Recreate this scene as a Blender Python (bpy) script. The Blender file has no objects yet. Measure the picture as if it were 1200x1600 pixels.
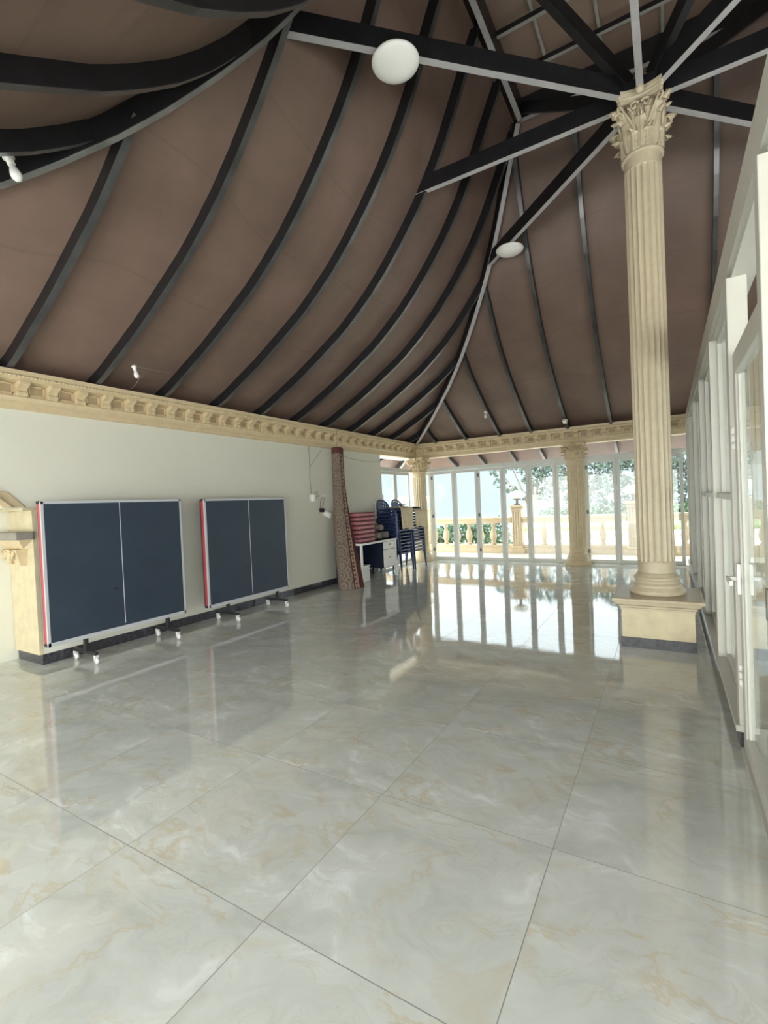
import bpy, math, random
from mathutils import Vector, Matrix
random.seed(7)
PI = math.pi
D = bpy.data
COL = bpy.context.scene.collection
sin, cos = math.sin, math.cos

# ------------------------------------------------------------------ mesh helpers
class MB:
    def __init__(s): s.v = []; s.f = []; s.sm = []; s.uv = None
    def add(s, vs, fs, smooth=False):
        n = len(s.v); s.v += [tuple(p) for p in vs]; s.f += [tuple(i + n for i in f) for f in fs]
        s.sm += [smooth] * len(fs); return s
    def box(s, x0, x1, y0, y1, z0, z1):
        if x0 > x1: x0, x1 = x1, x0
        if y0 > y1: y0, y1 = y1, y0
        v = [(x, y, z) for z in (z0, z1) for y in (y0, y1) for x in (x0, x1)]
        return s.add(v, [(0, 2, 3, 1), (4, 5, 7, 6), (0, 1, 5, 4), (2, 6, 7, 3), (0, 4, 6, 2), (1, 3, 7, 5)])
    def hexa(s, v): return s.add(v, [(0, 2, 3, 1), (4, 5, 7, 6), (0, 1, 5, 4), (2, 6, 7, 3), (0, 4, 6, 2), (1, 3, 7, 5)])
    def beam(s, a, b, w, h, up=(0, 0, 1), off=0.0):
        """bar from a to b; its lower face runs through a-b (off=0) and it rises by h"""
        a, b = Vector(a), Vector(b); d = (b - a).normalized(); r = d.cross(Vector(up)).normalized(); u = r.cross(d)
        vs = []
        for zz in (off, off + h):
            for p in (a, b):
                for k in (-1, 1): vs.append(p + r * (k * w / 2) + u * zz)
        return s.hexa(vs)
    def sweep(s, pts, w, side, n0=0.0, n1=0.1, normals=None):
        """rectangular bar along pts; side = horizontal unit vector; normals = offset direction for each point"""
        side = Vector(side); vs = []; fs = []
        for i, p in enumerate(pts):
            p = Vector(p); n = Vector(normals[i])
            for k, q in ((-1, n0), (1, n0), (1, n1), (-1, n1)): vs.append(p + side * (k * w / 2) + n * q)
        m = len(pts)
        for i in range(m - 1):
            for j in range(4):
                fs.append((4 * i + j, 4 * i + (j + 1) % 4, 4 * i + 4 + (j + 1) % 4, 4 * i + 4 + j))
        fs += [(3, 2, 1, 0), tuple(4 * (m - 1) + j for j in range(4))]
        return s.add(vs, fs)
    def tube(s, pts, r, n=8, cap=True):
        pts = [Vector(p) for p in pts]; rs = r if isinstance(r, (list, tuple)) else [r] * len(pts)
        vs = []; fs = []; ref = Vector((0, 0, 1))
        d0 = (pts[1] - pts[0]).normalized()
        if abs(d0.dot(ref)) > .9: ref = Vector((1, 0, 0))
        for i, p in enumerate(pts):
            d = (pts[min(i + 1, len(pts) - 1)] - pts[max(i - 1, 0)]).normalized()
            a = d.cross(ref)
            if a.length < 1e-4: a = d.cross(Vector((0, 1, 0)))
            a.normalize(); b = d.cross(a)
            for k in range(n):
                t = 2 * PI * k / n; vs.append(p + (a * cos(t) + b * sin(t)) * rs[i])
        for i in range(len(pts) - 1):
            for k in range(n): fs.append((i * n + k, i * n + (k + 1) % n, (i + 1) * n + (k + 1) % n, (i + 1) * n + k))
        if cap: fs += [tuple(reversed(range(n))), tuple((len(pts) - 1) * n + k for k in range(n))]
        return s.add(vs, fs, True)
    def lathe(s, prof, cx=0, cy=0, n=24, z0=0, rot=None, smooth=True):
        vs = []; fs = []
        for r, z in prof:
            for k in range(n):
                t = 2 * PI * k / n; p = Vector((r * cos(t), r * sin(t), z))
                if rot is not None: p = rot @ p
                vs.append(p + Vector((cx, cy, z0)))
        for i in range(len(prof) - 1):
            for k in range(n): fs.append((i * n + k, i * n + (k + 1) % n, (i + 1) * n + (k + 1) % n, (i + 1) * n + k))
        fs += [tuple(reversed(range(n))), tuple((len(prof) - 1) * n + k for k in range(n))]
        return s.add(vs, fs, smooth)
    def extrude(s, poly, f0, f1):
        """poly: list of 2D; f0/f1 map a 2D point to the 3D point on either end"""
        n = len(poly); vs = [f0(*p) for p in poly] + [f1(*p) for p in poly]
        return s.add(vs, [(i, (i + 1) % n, n + (i + 1) % n, n + i) for i in range(n)] + [tuple(reversed(range(n))), tuple(range(n, 2 * n))])
    def build(s, name, mat, parent=None, bevel=0, autosmooth=None):
        me = D.meshes.new(name); org = Vector((0, 0, 0))
        if parent is not None: org = wloc(parent)
        me.from_pydata([tuple(Vector(p) - org) for p in s.v], [], s.f); me.validate(); me.update()
        if len(me.polygons) == len(s.sm): me.polygons.foreach_set('use_smooth', s.sm)
        if s.uv:
            l = me.uv_layers.new(name='UVMap')
            for lp in me.loops: l.data[lp.index].uv = s.uv[lp.vertex_index]
        me.materials.append(mat)
        o = D.objects.new(name, me); COL.objects.link(o)
        import bmesh
        bm = bmesh.new(); bm.from_mesh(me); bmesh.ops.recalc_face_normals(bm, faces=bm.faces); bm.to_mesh(me); bm.free()
        if parent is not None: o.parent = parent
        if bevel:
            m = o.modifiers.new('bevel', 'BEVEL'); m.width = bevel; m.segments = 2; m.limit_method = 'ANGLE'
        return o

def wloc(o):
    v = Vector(o.location)
    while o.parent: o = o.parent; v = v + Vector(o.location)
    return v
def thing(name, label, cat, loc=(0, 0, 0), group=None):
    o = D.objects.new(name, None); o.empty_display_size = .1; COL.objects.link(o); o.location = loc
    return tag(o, label, cat, group)
def tag(o, label, cat, group=None, kind=None):
    o['label'] = label; o['category'] = cat
    if group: o['group'] = group
    if kind: o['kind'] = kind
    return o
def struct(o, label=None):
    o['kind'] = 'structure'
    if label: o['label'] = label
    return o
def structroot(name, loc, label=None):
    o = D.objects.new(name, None); o.empty_display_size = .1; COL.objects.link(o); o.location = loc
    return struct(o, label)
def dup(root, loc, label=None, rotz=0, scale=None):
    r = root.copy(); COL.objects.link(r); r.location = loc; r.rotation_euler = (0, 0, rotz)
    if scale: r.scale = scale
    if label: r['label'] = label
    for ch in list(root.children):
        c = ch.copy(); COL.objects.link(c); c.parent = r
        for g in ch.children:
            d = g.copy(); COL.objects.link(d); d.parent = c
    return r

# ------------------------------------------------------------------ materials
def newmat(name):
    m = D.materials.new(name); m.use_nodes = True; nt = m.node_tree
    return m, nt, nt.nodes['Principled BSDF']
def N(nt, t, **k):
    n = nt.nodes.new(t)
    for a, b in k.items():
        if a == 'inp':
            for q, w in b.items(): n.inputs[q].default_value = w
        else: setattr(n, a, b)
    return n
def ramp(nt, fac, stops):
    r = N(nt, 'ShaderNodeValToRGB'); e = r.color_ramp.elements
    while len(e) < len(stops): e.new(.5)
    for i, (p, c) in enumerate(stops): e[i].position = p; e[i].color = (*c, 1) if len(c) == 3 else c
    nt.links.new(fac, r.inputs[0]); return r.outputs[0]
def plain(name, c, rough=.5, metal=0, spec=.5, noise=0, nscale=8, bump=0, bscale=60):
    m, nt, b = newmat(name); b.inputs['Roughness'].default_value = rough; b.inputs['Metallic'].default_value = metal
    b.inputs['Specular IOR Level'].default_value = spec
    tc = N(nt, 'ShaderNodeTexCoord')
    n = N(nt, 'ShaderNodeTexNoise', inp={'Scale': nscale, 'Detail': 4.0}); nt.links.new(tc.outputs['Object'], n.inputs['Vector'])
    lo = tuple(max(0, x * (1 - noise)) for x in c); hi = tuple(min(1, x * (1 + noise)) for x in c)
    nt.links.new(ramp(nt, n.outputs['Fac'], [(.3, lo), (.7, hi)]), b.inputs['Base Color'])
    if bump:
        n2 = N(nt, 'ShaderNodeTexNoise', inp={'Scale': bscale, 'Detail': 3.0}); nt.links.new(tc.outputs['Object'], n2.inputs['Vector'])
        bp = N(nt, 'ShaderNodeBump', inp={'Strength': bump, 'Distance': .01}); nt.links.new(n2.outputs['Fac'], bp.inputs['Height'])
        nt.links.new(bp.outputs[0], b.inputs['Normal'])
    return m

def floor_mat():
    m, nt, b = newmat('marble_tiles'); L = nt.links.new
    g = N(nt, 'ShaderNodeNewGeometry'); sp = N(nt, 'ShaderNodeSeparateXYZ'); L(g.outputs['Position'], sp.inputs[0])
    def M(op, a, b2=None, c=None):
        n = N(nt, 'ShaderNodeMath', operation=op)
        for i, x in enumerate((a, b2, c)):
            if x is None: continue
            if isinstance(x, (int, float)): n.inputs[i].default_value = x
            else: L(x, n.inputs[i])
        return n.outputs[0]
    tx = M('DIVIDE', M('ADD', sp.outputs[0], 1.2387 + 8.0), .8); ty = M('DIVIDE', M('ADD', sp.outputs[1], -1.9438 + 8.0), .8)
    fx, fy = M('FRACT', tx), M('FRACT', ty); ix, iy = M('FLOOR', tx), M('FLOOR', ty)
    def edge(f): return M('MINIMUM', f, M('SUBTRACT', 1, f))
    e = M('MINIMUM', edge(fx), edge(fy))
    grout = M('LESS_THAN', e, .0022)
    idx = M('ADD', M('MULTIPLY', ix, 1.0), M('MULTIPLY', iy, 2.0))
    var = M('MULTIPLY', M('MODULO', idx, 3), 1.7)
    comb = N(nt, 'ShaderNodeCombineXYZ'); L(fx, comb.inputs[0]); L(fy, comb.inputs[1]); L(var, comb.inputs[2])
    # warp
    w = N(nt, 'ShaderNodeTexNoise', inp={'Scale': 1.6, 'Detail': 3.0, 'Roughness': .55}); L(comb.outputs[0], w.inputs['Vector'])
    wv = N(nt, 'ShaderNodeVectorMath', operation='MULTIPLY_ADD'); L(w.outputs['Color'], wv.inputs[0]); wv.inputs[1].default_value = (.9, .9, 0); L(comb.outputs[0], wv.inputs[2])
    mp = N(nt, 'ShaderNodeMapping'); mp.inputs['Rotation'].default_value = (0, 0, .9); mp.inputs['Scale'].default_value = (1, 2.3, 1); L(wv.outputs[0], mp.inputs[0])
    n1 = N(nt, 'ShaderNodeTexNoise', inp={'Scale': 2.0, 'Detail': 6.0, 'Roughness': .6}); L(mp.outputs[0], n1.inputs['Vector'])
    base = ramp(nt, n1.outputs['Fac'], [(.30, (.49, .52, .485)), (.44, (.555, .585, .55)), (.56, (.605, .635, .60)), (.66, (.72, .765, .76))])
    # golden veins
    n2 = N(nt, 'ShaderNodeTexNoise', inp={'Scale': 1.9, 'Detail': 5.0, 'Roughness': .62, 'Distortion': .5}); 
    mp2 = N(nt, 'ShaderNodeMapping'); mp2.inputs['Location'].default_value = (3.1, 1.7, .5); mp2.inputs['Rotation'].default_value = (0, 0, 1.15); mp2.inputs['Scale'].default_value = (.9, 2.2, 1); L(comb.outputs[0], mp2.inputs[0]); L(mp2.outputs[0], n2.inputs['Vector'])
    v = M('SUBTRACT', 1, M('MULTIPLY', M('ABSOLUTE', M('SUBTRACT', n2.outputs['Fac'], .5)), 30))
    v = M('MAXIMUM', v, 0)
    n3 = N(nt, 'ShaderNodeTexNoise', inp={'Scale': 3.1, 'Detail': 2.0}); mp3 = N(nt, 'ShaderNodeMapping'); mp3.inputs['Location'].default_value = (7.3, 2.2, 4); L(comb.outputs[0], mp3.inputs[0]); L(mp3.outputs[0], n3.inputs['Vector'])
    msk = N(nt, 'ShaderNodeMapRange', inp={'From Min': .50, 'From Max': .60}); L(n3.outputs['Fac'], msk.inputs[0])
    vein = M('MULTIPLY', M('MULTIPLY', v, msk.outputs[0]), .62)
    blot = N(nt, 'ShaderNodeTexNoise', inp={'Scale': 2.6, 'Detail': 3.0}); mp4 = N(nt, 'ShaderNodeMapping'); mp4.inputs['Location'].default_value = (1.3, 9.2, 2); L(wv.outputs[0], mp4.inputs[0]); L(mp4.outputs[0], blot.inputs['Vector'])
    bm_ = N(nt, 'ShaderNodeMapRange', inp={'From Min': .63, 'From Max': .76, 'To Max': .55}); L(blot.outputs['Fac'], bm_.inputs[0])
    mx = N(nt, 'ShaderNodeMix', data_type='RGBA'); L(M('MAXIMUM', vein, bm_.outputs[0]), mx.inputs[0]); L(base, mx.inputs[6]); mx.inputs[7].default_value = (.52, .455, .30, 1)
    # thin grey-brown hairlines
    n4 = N(nt, 'ShaderNodeTexNoise', inp={'Scale': 2.4, 'Detail': 7.0, 'Roughness': .6, 'Distortion': .3}); L(mp.outputs[0], n4.inputs['Vector'])
    hl = M('MAXIMUM', M('SUBTRACT', 1, M('MULTIPLY', M('ABSOLUTE', M('SUBTRACT', n4.outputs['Fac'], .47)), 90)), 0)
    hl = M('MULTIPLY', hl, M('MULTIPLY', M('SUBTRACT', 1, msk.outputs[0]), .22))
    mxh = N(nt, 'ShaderNodeMix', data_type='RGBA'); L(hl, mxh.inputs[0]); L(mx.outputs[2], mxh.inputs[6]); mxh.inputs[7].default_value = (.42, .38, .3, 1)
    mg = N(nt, 'ShaderNodeMix', data_type='RGBA'); L(grout, mg.inputs[0]); L(mxh.outputs[2], mg.inputs[6]); mg.inputs[7].default_value = (.26, .26, .24, 1)
    L(mg.outputs[2], b.inputs['Base Color'])
    b.inputs['Roughness'].default_value = .05; b.inputs['IOR'].default_value = 1.8
    r = N(nt, 'ShaderNodeMapRange', inp={'To Min': .045, 'To Max': .5}); L(grout, r.inputs[0]); L(r.outputs[0], b.inputs['Roughness'])
    # gentle waviness of polished tiles
    nb = N(nt, 'ShaderNodeTexNoise', inp={'Scale': 2.2, 'Detail': 2.0}); L(g.outputs['Position'], nb.inputs['Vector'])
    nb2 = N(nt, 'ShaderNodeTexNoise', inp={'Scale': 9.0, 'Detail': 1.0}); L(g.outputs['Position'], nb2.inputs['Vector'])
    # rounded tile edges
    ed = N(nt, 'ShaderNodeMapRange', inp={'From Min': 0, 'From Max': .025, 'To Min': -.25, 'To Max': 0}); L(e, ed.inputs[0])
    hs = M('ADD', M('ADD', M('MULTIPLY', nb.outputs['Fac'], .8), M('MULTIPLY', nb2.outputs['Fac'], .08)), M('MULTIPLY', ed.outputs[0], .12))
    bp = N(nt, 'ShaderNodeBump', inp={'Strength': .25, 'Distance': .006}); L(hs, bp.inputs['Height']); L(bp.outputs[0], b.inputs['Normal'])
    return m

def roof_mat():
    m, nt, b = newmat('brown_roof_membrane'); L = nt.links.new
    tc = N(nt, 'ShaderNodeTexCoord')
    n = N(nt, 'ShaderNodeTexNoise', inp={'Scale': 1.1, 'Detail': 5.0, 'Roughness': .55}); L(tc.outputs['Object'], n.inputs['Vector'])
    c = ramp(nt, n.outputs['Fac'], [(.3, (.145, .096, .076)), (.5, (.178, .12, .094)), (.72, (.215, .142, .115))])
    sp = N(nt, 'ShaderNodeSeparateXYZ'); L(tc.outputs['Object'], sp.inputs[0])
    # sheet seams: level lines that wander a little
    nz = N(nt, 'ShaderNodeTexNoise', inp={'Scale': .5, 'Detail': 1.0}); L(tc.outputs['Object'], nz.inputs['Vector'])
    a = N(nt, 'ShaderNodeMath', operation='MULTIPLY_ADD'); L(nz.outputs['Fac'], a.inputs[0]); a.inputs[1].default_value = .5; L(sp.outputs[2], a.inputs[2])
    dv = N(nt, 'ShaderNodeMath', operation='DIVIDE'); L(a.outputs[0], dv.inputs[0]); dv.inputs[1].default_value = .62
    fr = N(nt, 'ShaderNodeMath', operation='FRACT'); L(dv.outputs[0], fr.inputs[0])
    s = ramp(nt, fr.outputs[0], [(0, (.86, .86, .86)), (.03, (1, 1, 1)), (.9, (1, 1, 1)), (1, (1.0, 1.0, 1.0))])
    mx = N(nt, 'ShaderNodeMix', data_type='RGBA', blend_type='MULTIPLY', inp={0: 1.0}); L(c, mx.inputs[6]); L(s, mx.inputs[7])
    L(mx.outputs[2], b.inputs['Base Color']); b.inputs['Roughness'].default_value = .5; b.inputs['Specular IOR Level'].default_value = .35
    nb = N(nt, 'ShaderNodeTexNoise', inp={'Scale': 2.5, 'Detail': 3.0}); L(tc.outputs['Object'], nb.inputs['Vector'])
    bp = N(nt, 'ShaderNodeBump', inp={'Strength': .35, 'Distance': .04}); L(nb.outputs['Fac'], bp.inputs['Height']); L(bp.outputs[0], b.inputs['Normal'])
    return m

def glass_mat():
    m = D.materials.new('window_glass'); m.use_nodes = True; nt = m.node_tree; nt.nodes.clear()
    o = N(nt, 'ShaderNodeOutputMaterial'); t = N(nt, 'ShaderNodeBsdfTransparent'); t.inputs[0].default_value = (.95, .97, .96, 1)
    g = N(nt, 'ShaderNodeBsdfGlossy', inp={'Roughness': .01}); g.inputs[0].default_value = (.95, .97, .97, 1)
    f = N(nt, 'ShaderNodeFresnel'); ge = N(nt, 'ShaderNodeNewGeometry'); mq = N(nt, 'ShaderNodeMath', operation='MULTIPLY_ADD', inp={1: -.8333, 2: 1.5}); nt.links.new(ge.outputs['Backfacing'], mq.inputs[0]); nt.links.new(mq.outputs[0], f.inputs['IOR']); mx = N(nt, 'ShaderNodeMixShader')
    nt.links.new(f.outputs[0], mx.inputs[0]); nt.links.new(t.outputs[0], mx.inputs[1]); nt.links.new(g.outputs[0], mx.inputs[2]); nt.links.new(mx.outputs[0], o.inputs[0])
    return m

def carpet_mat():
    m, nt, b = newmat('patterned_carpet'); L = nt.links.new
    uv = N(nt, 'ShaderNodeTexCoord'); sp = N(nt, 'ShaderNodeSeparateXYZ'); L(uv.outputs['UV'], sp.inputs[0])
    v = N(nt, 'ShaderNodeTexVoronoi', feature='F1', inp={'Scale': 5.5, 'Randomness': .25}); L(uv.outputs['UV'], v.inputs['Vector'])
    s = N(nt, 'ShaderNodeMath', operation='SINE'); mu = N(nt, 'ShaderNodeMath', operation='MULTIPLY', inp={1: 26.0}); L(v.outputs['Distance'], mu.inputs[0]); L(mu.outputs[0], s.inputs[0])
    n = N(nt, 'ShaderNodeTexNoise', inp={'Scale': 28.0, 'Detail': 3.0}); L(uv.outputs['UV'], n.inputs['Vector'])
    ad = N(nt, 'ShaderNodeMath', operation='MULTIPLY_ADD', inp={1: .22}); L(s.outputs[0], ad.inputs[0]); L(n.outputs['Fac'], ad.inputs[2])
    c = ramp(nt, ad.outputs[0], [(.25, (.15, .105, .085)), (.45, (.20, .155, .125)), (.65, (.25, .205, .165))])
    v2 = N(nt, 'ShaderNodeTexVoronoi', feature='F1', inp={'Scale': 15.0, 'Randomness': .2}); L(uv.outputs['UV'], v2.inputs['Vector'])
    cb = ramp(nt, v2.outputs['Distance'], [(.25, (.13, .055, .05)), (.4, (.34, .26, .19))])
    def band(lo, hi, col, prev):
        a = N(nt, 'ShaderNodeMath', operation='GREATER_THAN', inp={1: lo}); L(sp.outputs[0], a.inputs[0])
        c2 = N(nt, 'ShaderNodeMath', operation='LESS_THAN', inp={1: hi}); L(sp.outputs[0], c2.inputs[0])
        p = N(nt, 'ShaderNodeMath', operation='MULTIPLY'); L(a.outputs[0], p.inputs[0]); L(c2.outputs[0], p.inputs[1])
        m2 = N(nt, 'ShaderNodeMix', data_type='RGBA'); L(p.outputs[0], m2.inputs[0]); L(prev, m2.inputs[6])
        if isinstance(col, tuple): m2.inputs[7].default_value = col
        else: L(col, m2.inputs[7])
        return m2.outputs[2]
    k1 = 1.9 * (1 - (.15 + 1.42) / (1.9 * 2 * PI)); k2 = 1.9 * (1 - (.15 + .98) / (1.9 * 2 * PI)); k3 = 1.9 * (1 - (.15 + .50) / (1.9 * 2 * PI))
    c = band(k1 - .022, k1, (.10, .04, .035, 1), c); c = band(k1, k2, cb, c); c = band(k2, k3, (.11, .035, .04, 1), c)
    e = N(nt, 'ShaderNodeMath', operation='GREATER_THAN', inp={1: 2.34}); L(sp.outputs[1], e.inputs[0])
    mx = N(nt, 'ShaderNodeMix', data_type='RGBA'); L(e.outputs[0], mx.inputs[0]); L(c, mx.inputs[6]); mx.inputs[7].default_value = (.12, .05, .045, 1)
    L(mx.outputs[2], b.inputs['Base Color']); b.inputs['Roughness'].default_value = .95; b.inputs['Specular IOR Level'].default_value = .1
    return m

FLOOR = floor_mat(); ROOF = roof_mat(); NOFF = .20; GLASS = glass_mat(); CARPET = carpet_mat()
WALL = plain('painted_wall', (.72, .715, .615), .55, noise=.02, nscale=1.2)
CREAM = plain('cream_cast_stone', (.64, .52, .325), .42, noise=.06, nscale=14, bump=.15, bscale=50)
COFFER = plain('tan_coffer_paint', (.40, .30, .18), .5, noise=.15)
COLM = plain('column_cast_stone', (.56, .48, .34), .35, noise=.05, nscale=18, bump=.15, bscale=45)
TRAV = plain('travertine_facing', (.62, .54, .36), .45, noise=.09, nscale=9, bump=.1)
GREY = plain('grey_stone_cap', (.27, .25, .21), .5, noise=.1)
SKIRT = plain('black_granite_skirting', (.045, .045, .055), .12, noise=.4, nscale=30)
BLACK = plain('black_steel_paint', (.012, .012, .014), .38, noise=.3, spec=.5)
FLANGE = plain('pale_grey_flange', (.40, .39, .40), .45, metal=.0, noise=.12, nscale=5)  # underside strip of the beams, paler than their black webs
RFLANGE = plain('glossy_rafter_edge', (.055, .057, .058), .28, noise=.5, nscale=3.5, spec=.9)  # rafter undersides, dark grey and glossier than the webs
PAINT = plain('cream_painted_steel', (.52, .51, .455), .35, noise=.03)
BATTEN = plain('grey_batten_steel', (.36, .36, .34), .4, noise=.15)
WHITE = plain('white_aluminium', (.66, .67, .62), .3, noise=.02)
WHITE2 = plain('white_plastic', (.82, .81, .77), .35, noise=.02)
DOME = plain('opal_glass', (.86, .86, .83), .15, noise=.01)
BLUE = plain('dark_blue_table_top', (.028, .044, .068), .42, noise=.12, nscale=3)
LINE = plain('white_line_paint', (.62, .64, .66), .5)
EDGE = plain('grey_white_edge_trim', (.50, .52, .55), .4)
RED = plain('red_steel_apron', (.50, .06, .07), .4, noise=.1)
DARKM = plain('dark_steel', (.02, .02, .022), .4)
CASTER = plain('pale_caster_plastic', (.72, .70, .70), .3)
NAVY = plain('navy_plastic', (.022, .045, .13), .28, noise=.1)
NAVYM = plain('navy_painted_steel', (.012, .02, .045), .45, noise=.15)
CLOTH = plain('beige_cloth', (.68, .58, .40), .9, noise=.12, nscale=20)
PINK = plain('dusty_red_vinyl', (.50, .20, .22), .5, noise=.1)
PIPE = plain('dark_red_piping', (.16, .03, .05), .5)
MAROON = plain('maroon_carpet_backing', (.10, .035, .04), .95)
BLANKET = plain('grey_blanket', (.20, .19, .17), .95, noise=.35, nscale=16, bump=.6, bscale=25)
HINGE = plain('grey_hinge_metal', (.17, .16, .14), .4, metal=.3)
STONE = plain('balustrade_stone', (.62, .49, .33), .6, noise=.08)
TERR = plain('terrace_tiles', (.62, .60, .54), .5, noise=.1, nscale=2)
ROAD = plain('pale_concrete', (.72, .72, .72), .7, noise=.05, nscale=.6)
GRASS = plain('grass', (.20, .30, .12), .9, noise=.4, nscale=2)
LEAF = plain('tree_leaves', (.06, .10, .075), .6, noise=.5, nscale=1.2)
LEAF2 = plain('bush_leaves', (.07, .13, .07), .6, noise=.5, nscale=2)
BARK = plain('bark', (.20, .17, .14), .9, noise=.3)
WIRE = plain('grey_wire', (.30, .28, .25), .6)
DARKGL = plain('dark_lens', (.02, .02, .02), .1)
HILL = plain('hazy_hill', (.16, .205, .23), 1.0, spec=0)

# ------------------------------------------------------------------ camera
cam = D.cameras.new('camera'); co = D.objects.new('camera', cam); COL.objects.link(co); bpy.context.scene.camera = co
cam.sensor_fit = 'HORIZONTAL'; cam.sensor_width = 36; cam.lens = 745.95 / 1200 * 36; cam.clip_start = .02; cam.clip_end = 800
p_, r_, y_ = -.018, -.0446, .5376
F = Vector((-sin(y_) * cos(p_), cos(y_) * cos(p_), sin(p_))); R0 = Vector((cos(y_), sin(y_), 0)); U0 = R0.cross(F)
RT = R0 * cos(r_) + U0 * sin(r_); UP = -R0 * sin(r_) + U0 * cos(r_)
CP = Vector((0, 0, 1.417))
co.matrix_world = Matrix(((RT.x, UP.x, -F.x, CP.x), (RT.y, UP.y, -F.y, CP.y), (RT.z, UP.z, -F.z, CP.z), (0, 0, 0, 1)))
def inview(p, m=60):
    d = Vector(p) - CP; z = d.dot(F)
    if z < .05: return False
    x, y = 600 + 745.95 * d.dot(RT) / z, 800 - 745.95 * d.dot(UP) / z
    return -m < x < 1200 + m and -m < y < 1600 + m

# ------------------------------------------------------------------ room constants
CX, CY = -.11, 5.17           # centre column / roof apex axis
XL, YF, XP, XR = -5.25, 10.42, .30, 5.03
prof = [(6.5, 2.17), (5.8, 2.43), (5.3, 2.66), (5.0, 2.795), (4.89, 2.83), (4.2, 3.19), (3.85, 3.40), (3.5, 3.62), (3.3, 3.77), (3.0, 4.03), (2.75, 4.29), (2.5, 4.59), (2.3, 4.86), (2.1, 5.17), (1.95, 5.46), (1.8, 5.79), (1.65, 6.14), (1.48, 6.50)]
def fz(d):
    for (a, za), (b, zb) in zip(prof, prof[1:]):
        if b <= d <= a: t = (a - d) / (a - b); return za + (zb - za) * t
    return prof[0][1] if d > prof[0][0] else prof[-1][1]
def fn(d):
    """unit offset direction (outward d, up z) of the roof curve at d"""
    e = .12; dz = fz(max(1.48, d - e)) - fz(min(6.5, d + e)); dd = min(6.5, d + e) - max(1.48, d - e)
    n = Vector((dz, dd)); n.normalize(); return n   # (along +d, up)
# smooth the profile a little
def smooth_prof():
    out = []
    d = 6.5
    while d > 1.48 + 1e-6:
        out.append(d); d -= .12
    out.append(1.48); return out
DS = smooth_prof()

# ------------------------------------------------------------------ floor + walls
struct(MB().box(-6.6, 6.2, -3.0, 10.75, -.06, 0).build('floor', FLOOR), 'polished pale marble tile floor with golden veins')
b = MB().box(-5.75, XL, 2.24, 8.74, 0, 2.62); b.box(-5.75, XL, -3, 2.24, 1.52, 2.62)
struct(b.build('wall_left', WALL))
struct(MB().box(-5.95, -5.76, -3, 2.24, 0, 1.9).build('wall_niche', WALL))
b = MB().box(XL, XL + .012, 2.24, 8.74, 0, .10); b.box(-5.74, XL + .012, 2.225, 2.24, 0, .10)
struct(b.build('baseboard_left', SKIRT))
# pilaster facing on the wall end, springing block and arch start
t = thing('niche_pilaster', 'travertine pilaster facing the end of the left wall beside the first table tennis table', 'pilaster', (-5.5, 2.2, 0))
MB().box(-5.752, XL + .003, 2.205, 2.238, .10, 1.52).build('facing', TRAV, t)
b = MB()
b.hexa([(-5.70, 2.14, 1.135), (-5.30, 2.14, 1.135), (-5.74, 2.204, 1.135), (-5.26, 2.204, 1.135), (-5.745, 2.08, 1.225), (-5.235, 2.08, 1.225), (-5.75, 2.204, 1.225), (-5.235, 2.204, 1.225)])
b.build('capital_moulding', CREAM, t)
MB().box(-5.80, -5.215, 2.05, 2.204, 1.225, 1.30).build('grey_abacus', GREY, t, bevel=.008)
b = MB(); b.hexa([(-5.56, 2.15, .97), (-5.40, 2.15, .97), (-5.56, 2.204, .97), (-5.40, 2.204, .97), (-5.70, 2.10, 1.13), (-5.36, 2.10, 1.13), (-5.70, 2.204, 1.13), (-5.36, 2.204, 1.13)])
for sx in (-1, 1):
    pts = []
    for k in range(22):
        a = k * .5; rr = .052 * (1 - k / 26); pts.append((-5.53 + sx * .075 + sx * rr * cos(a), 2.10, 1.075 + rr * sin(a)))
    b.tube(pts, .012, 6)
b.tube([(-5.53, 2.11, 1.11), (-5.52, 2.12, .99)], [.022, .03], 8)
b.build('scroll_corbel', CREAM, t)
b = MB()
b.hexa([(-5.79, 2.12, 1.50), (-5.22, 2.12, 1.50), (-5.79, 2.238, 1.50), (-5.22, 2.238, 1.50), (-5.79, 2.12, 1.525), (-5.22, 2.12, 1.525), (-5.79, 2.238, 1.525), (-5.22, 2.238, 1.525)])
b.build('top_ledge', TRAV, t)
t = thing('arch_stone', 'cream carved arch stone above the ledge at the left picture edge', 'arch stone', (-5.4, 2.0, 1.53))
b = MB(); b.hexa([(-5.60, 1.98, 1.53), (-5.23, 1.98, 1.53), (-5.60, 2.16, 1.53), (-5.23, 2.16, 1.53), (-5.60, 1.75, 1.72), (-5.23, 1.75, 1.72), (-5.60, 2.02, 1.68), (-5.23, 2.02, 1.68)])
b.build('block', CREAM, t, bevel=.012)
b = MB(); b.hexa([(-5.23, 1.96, 1.53), (-5.18, 1.96, 1.53), (-5.23, 2.04, 1.53), (-5.18, 2.04, 1.53), (-5.23, 1.72, 1.74), (-5.18, 1.72, 1.74), (-5.23, 1.80, 1.74), (-5.18, 1.80, 1.74)]); b.build('raised_edge', CREAM, t, bevel=.006)

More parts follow.
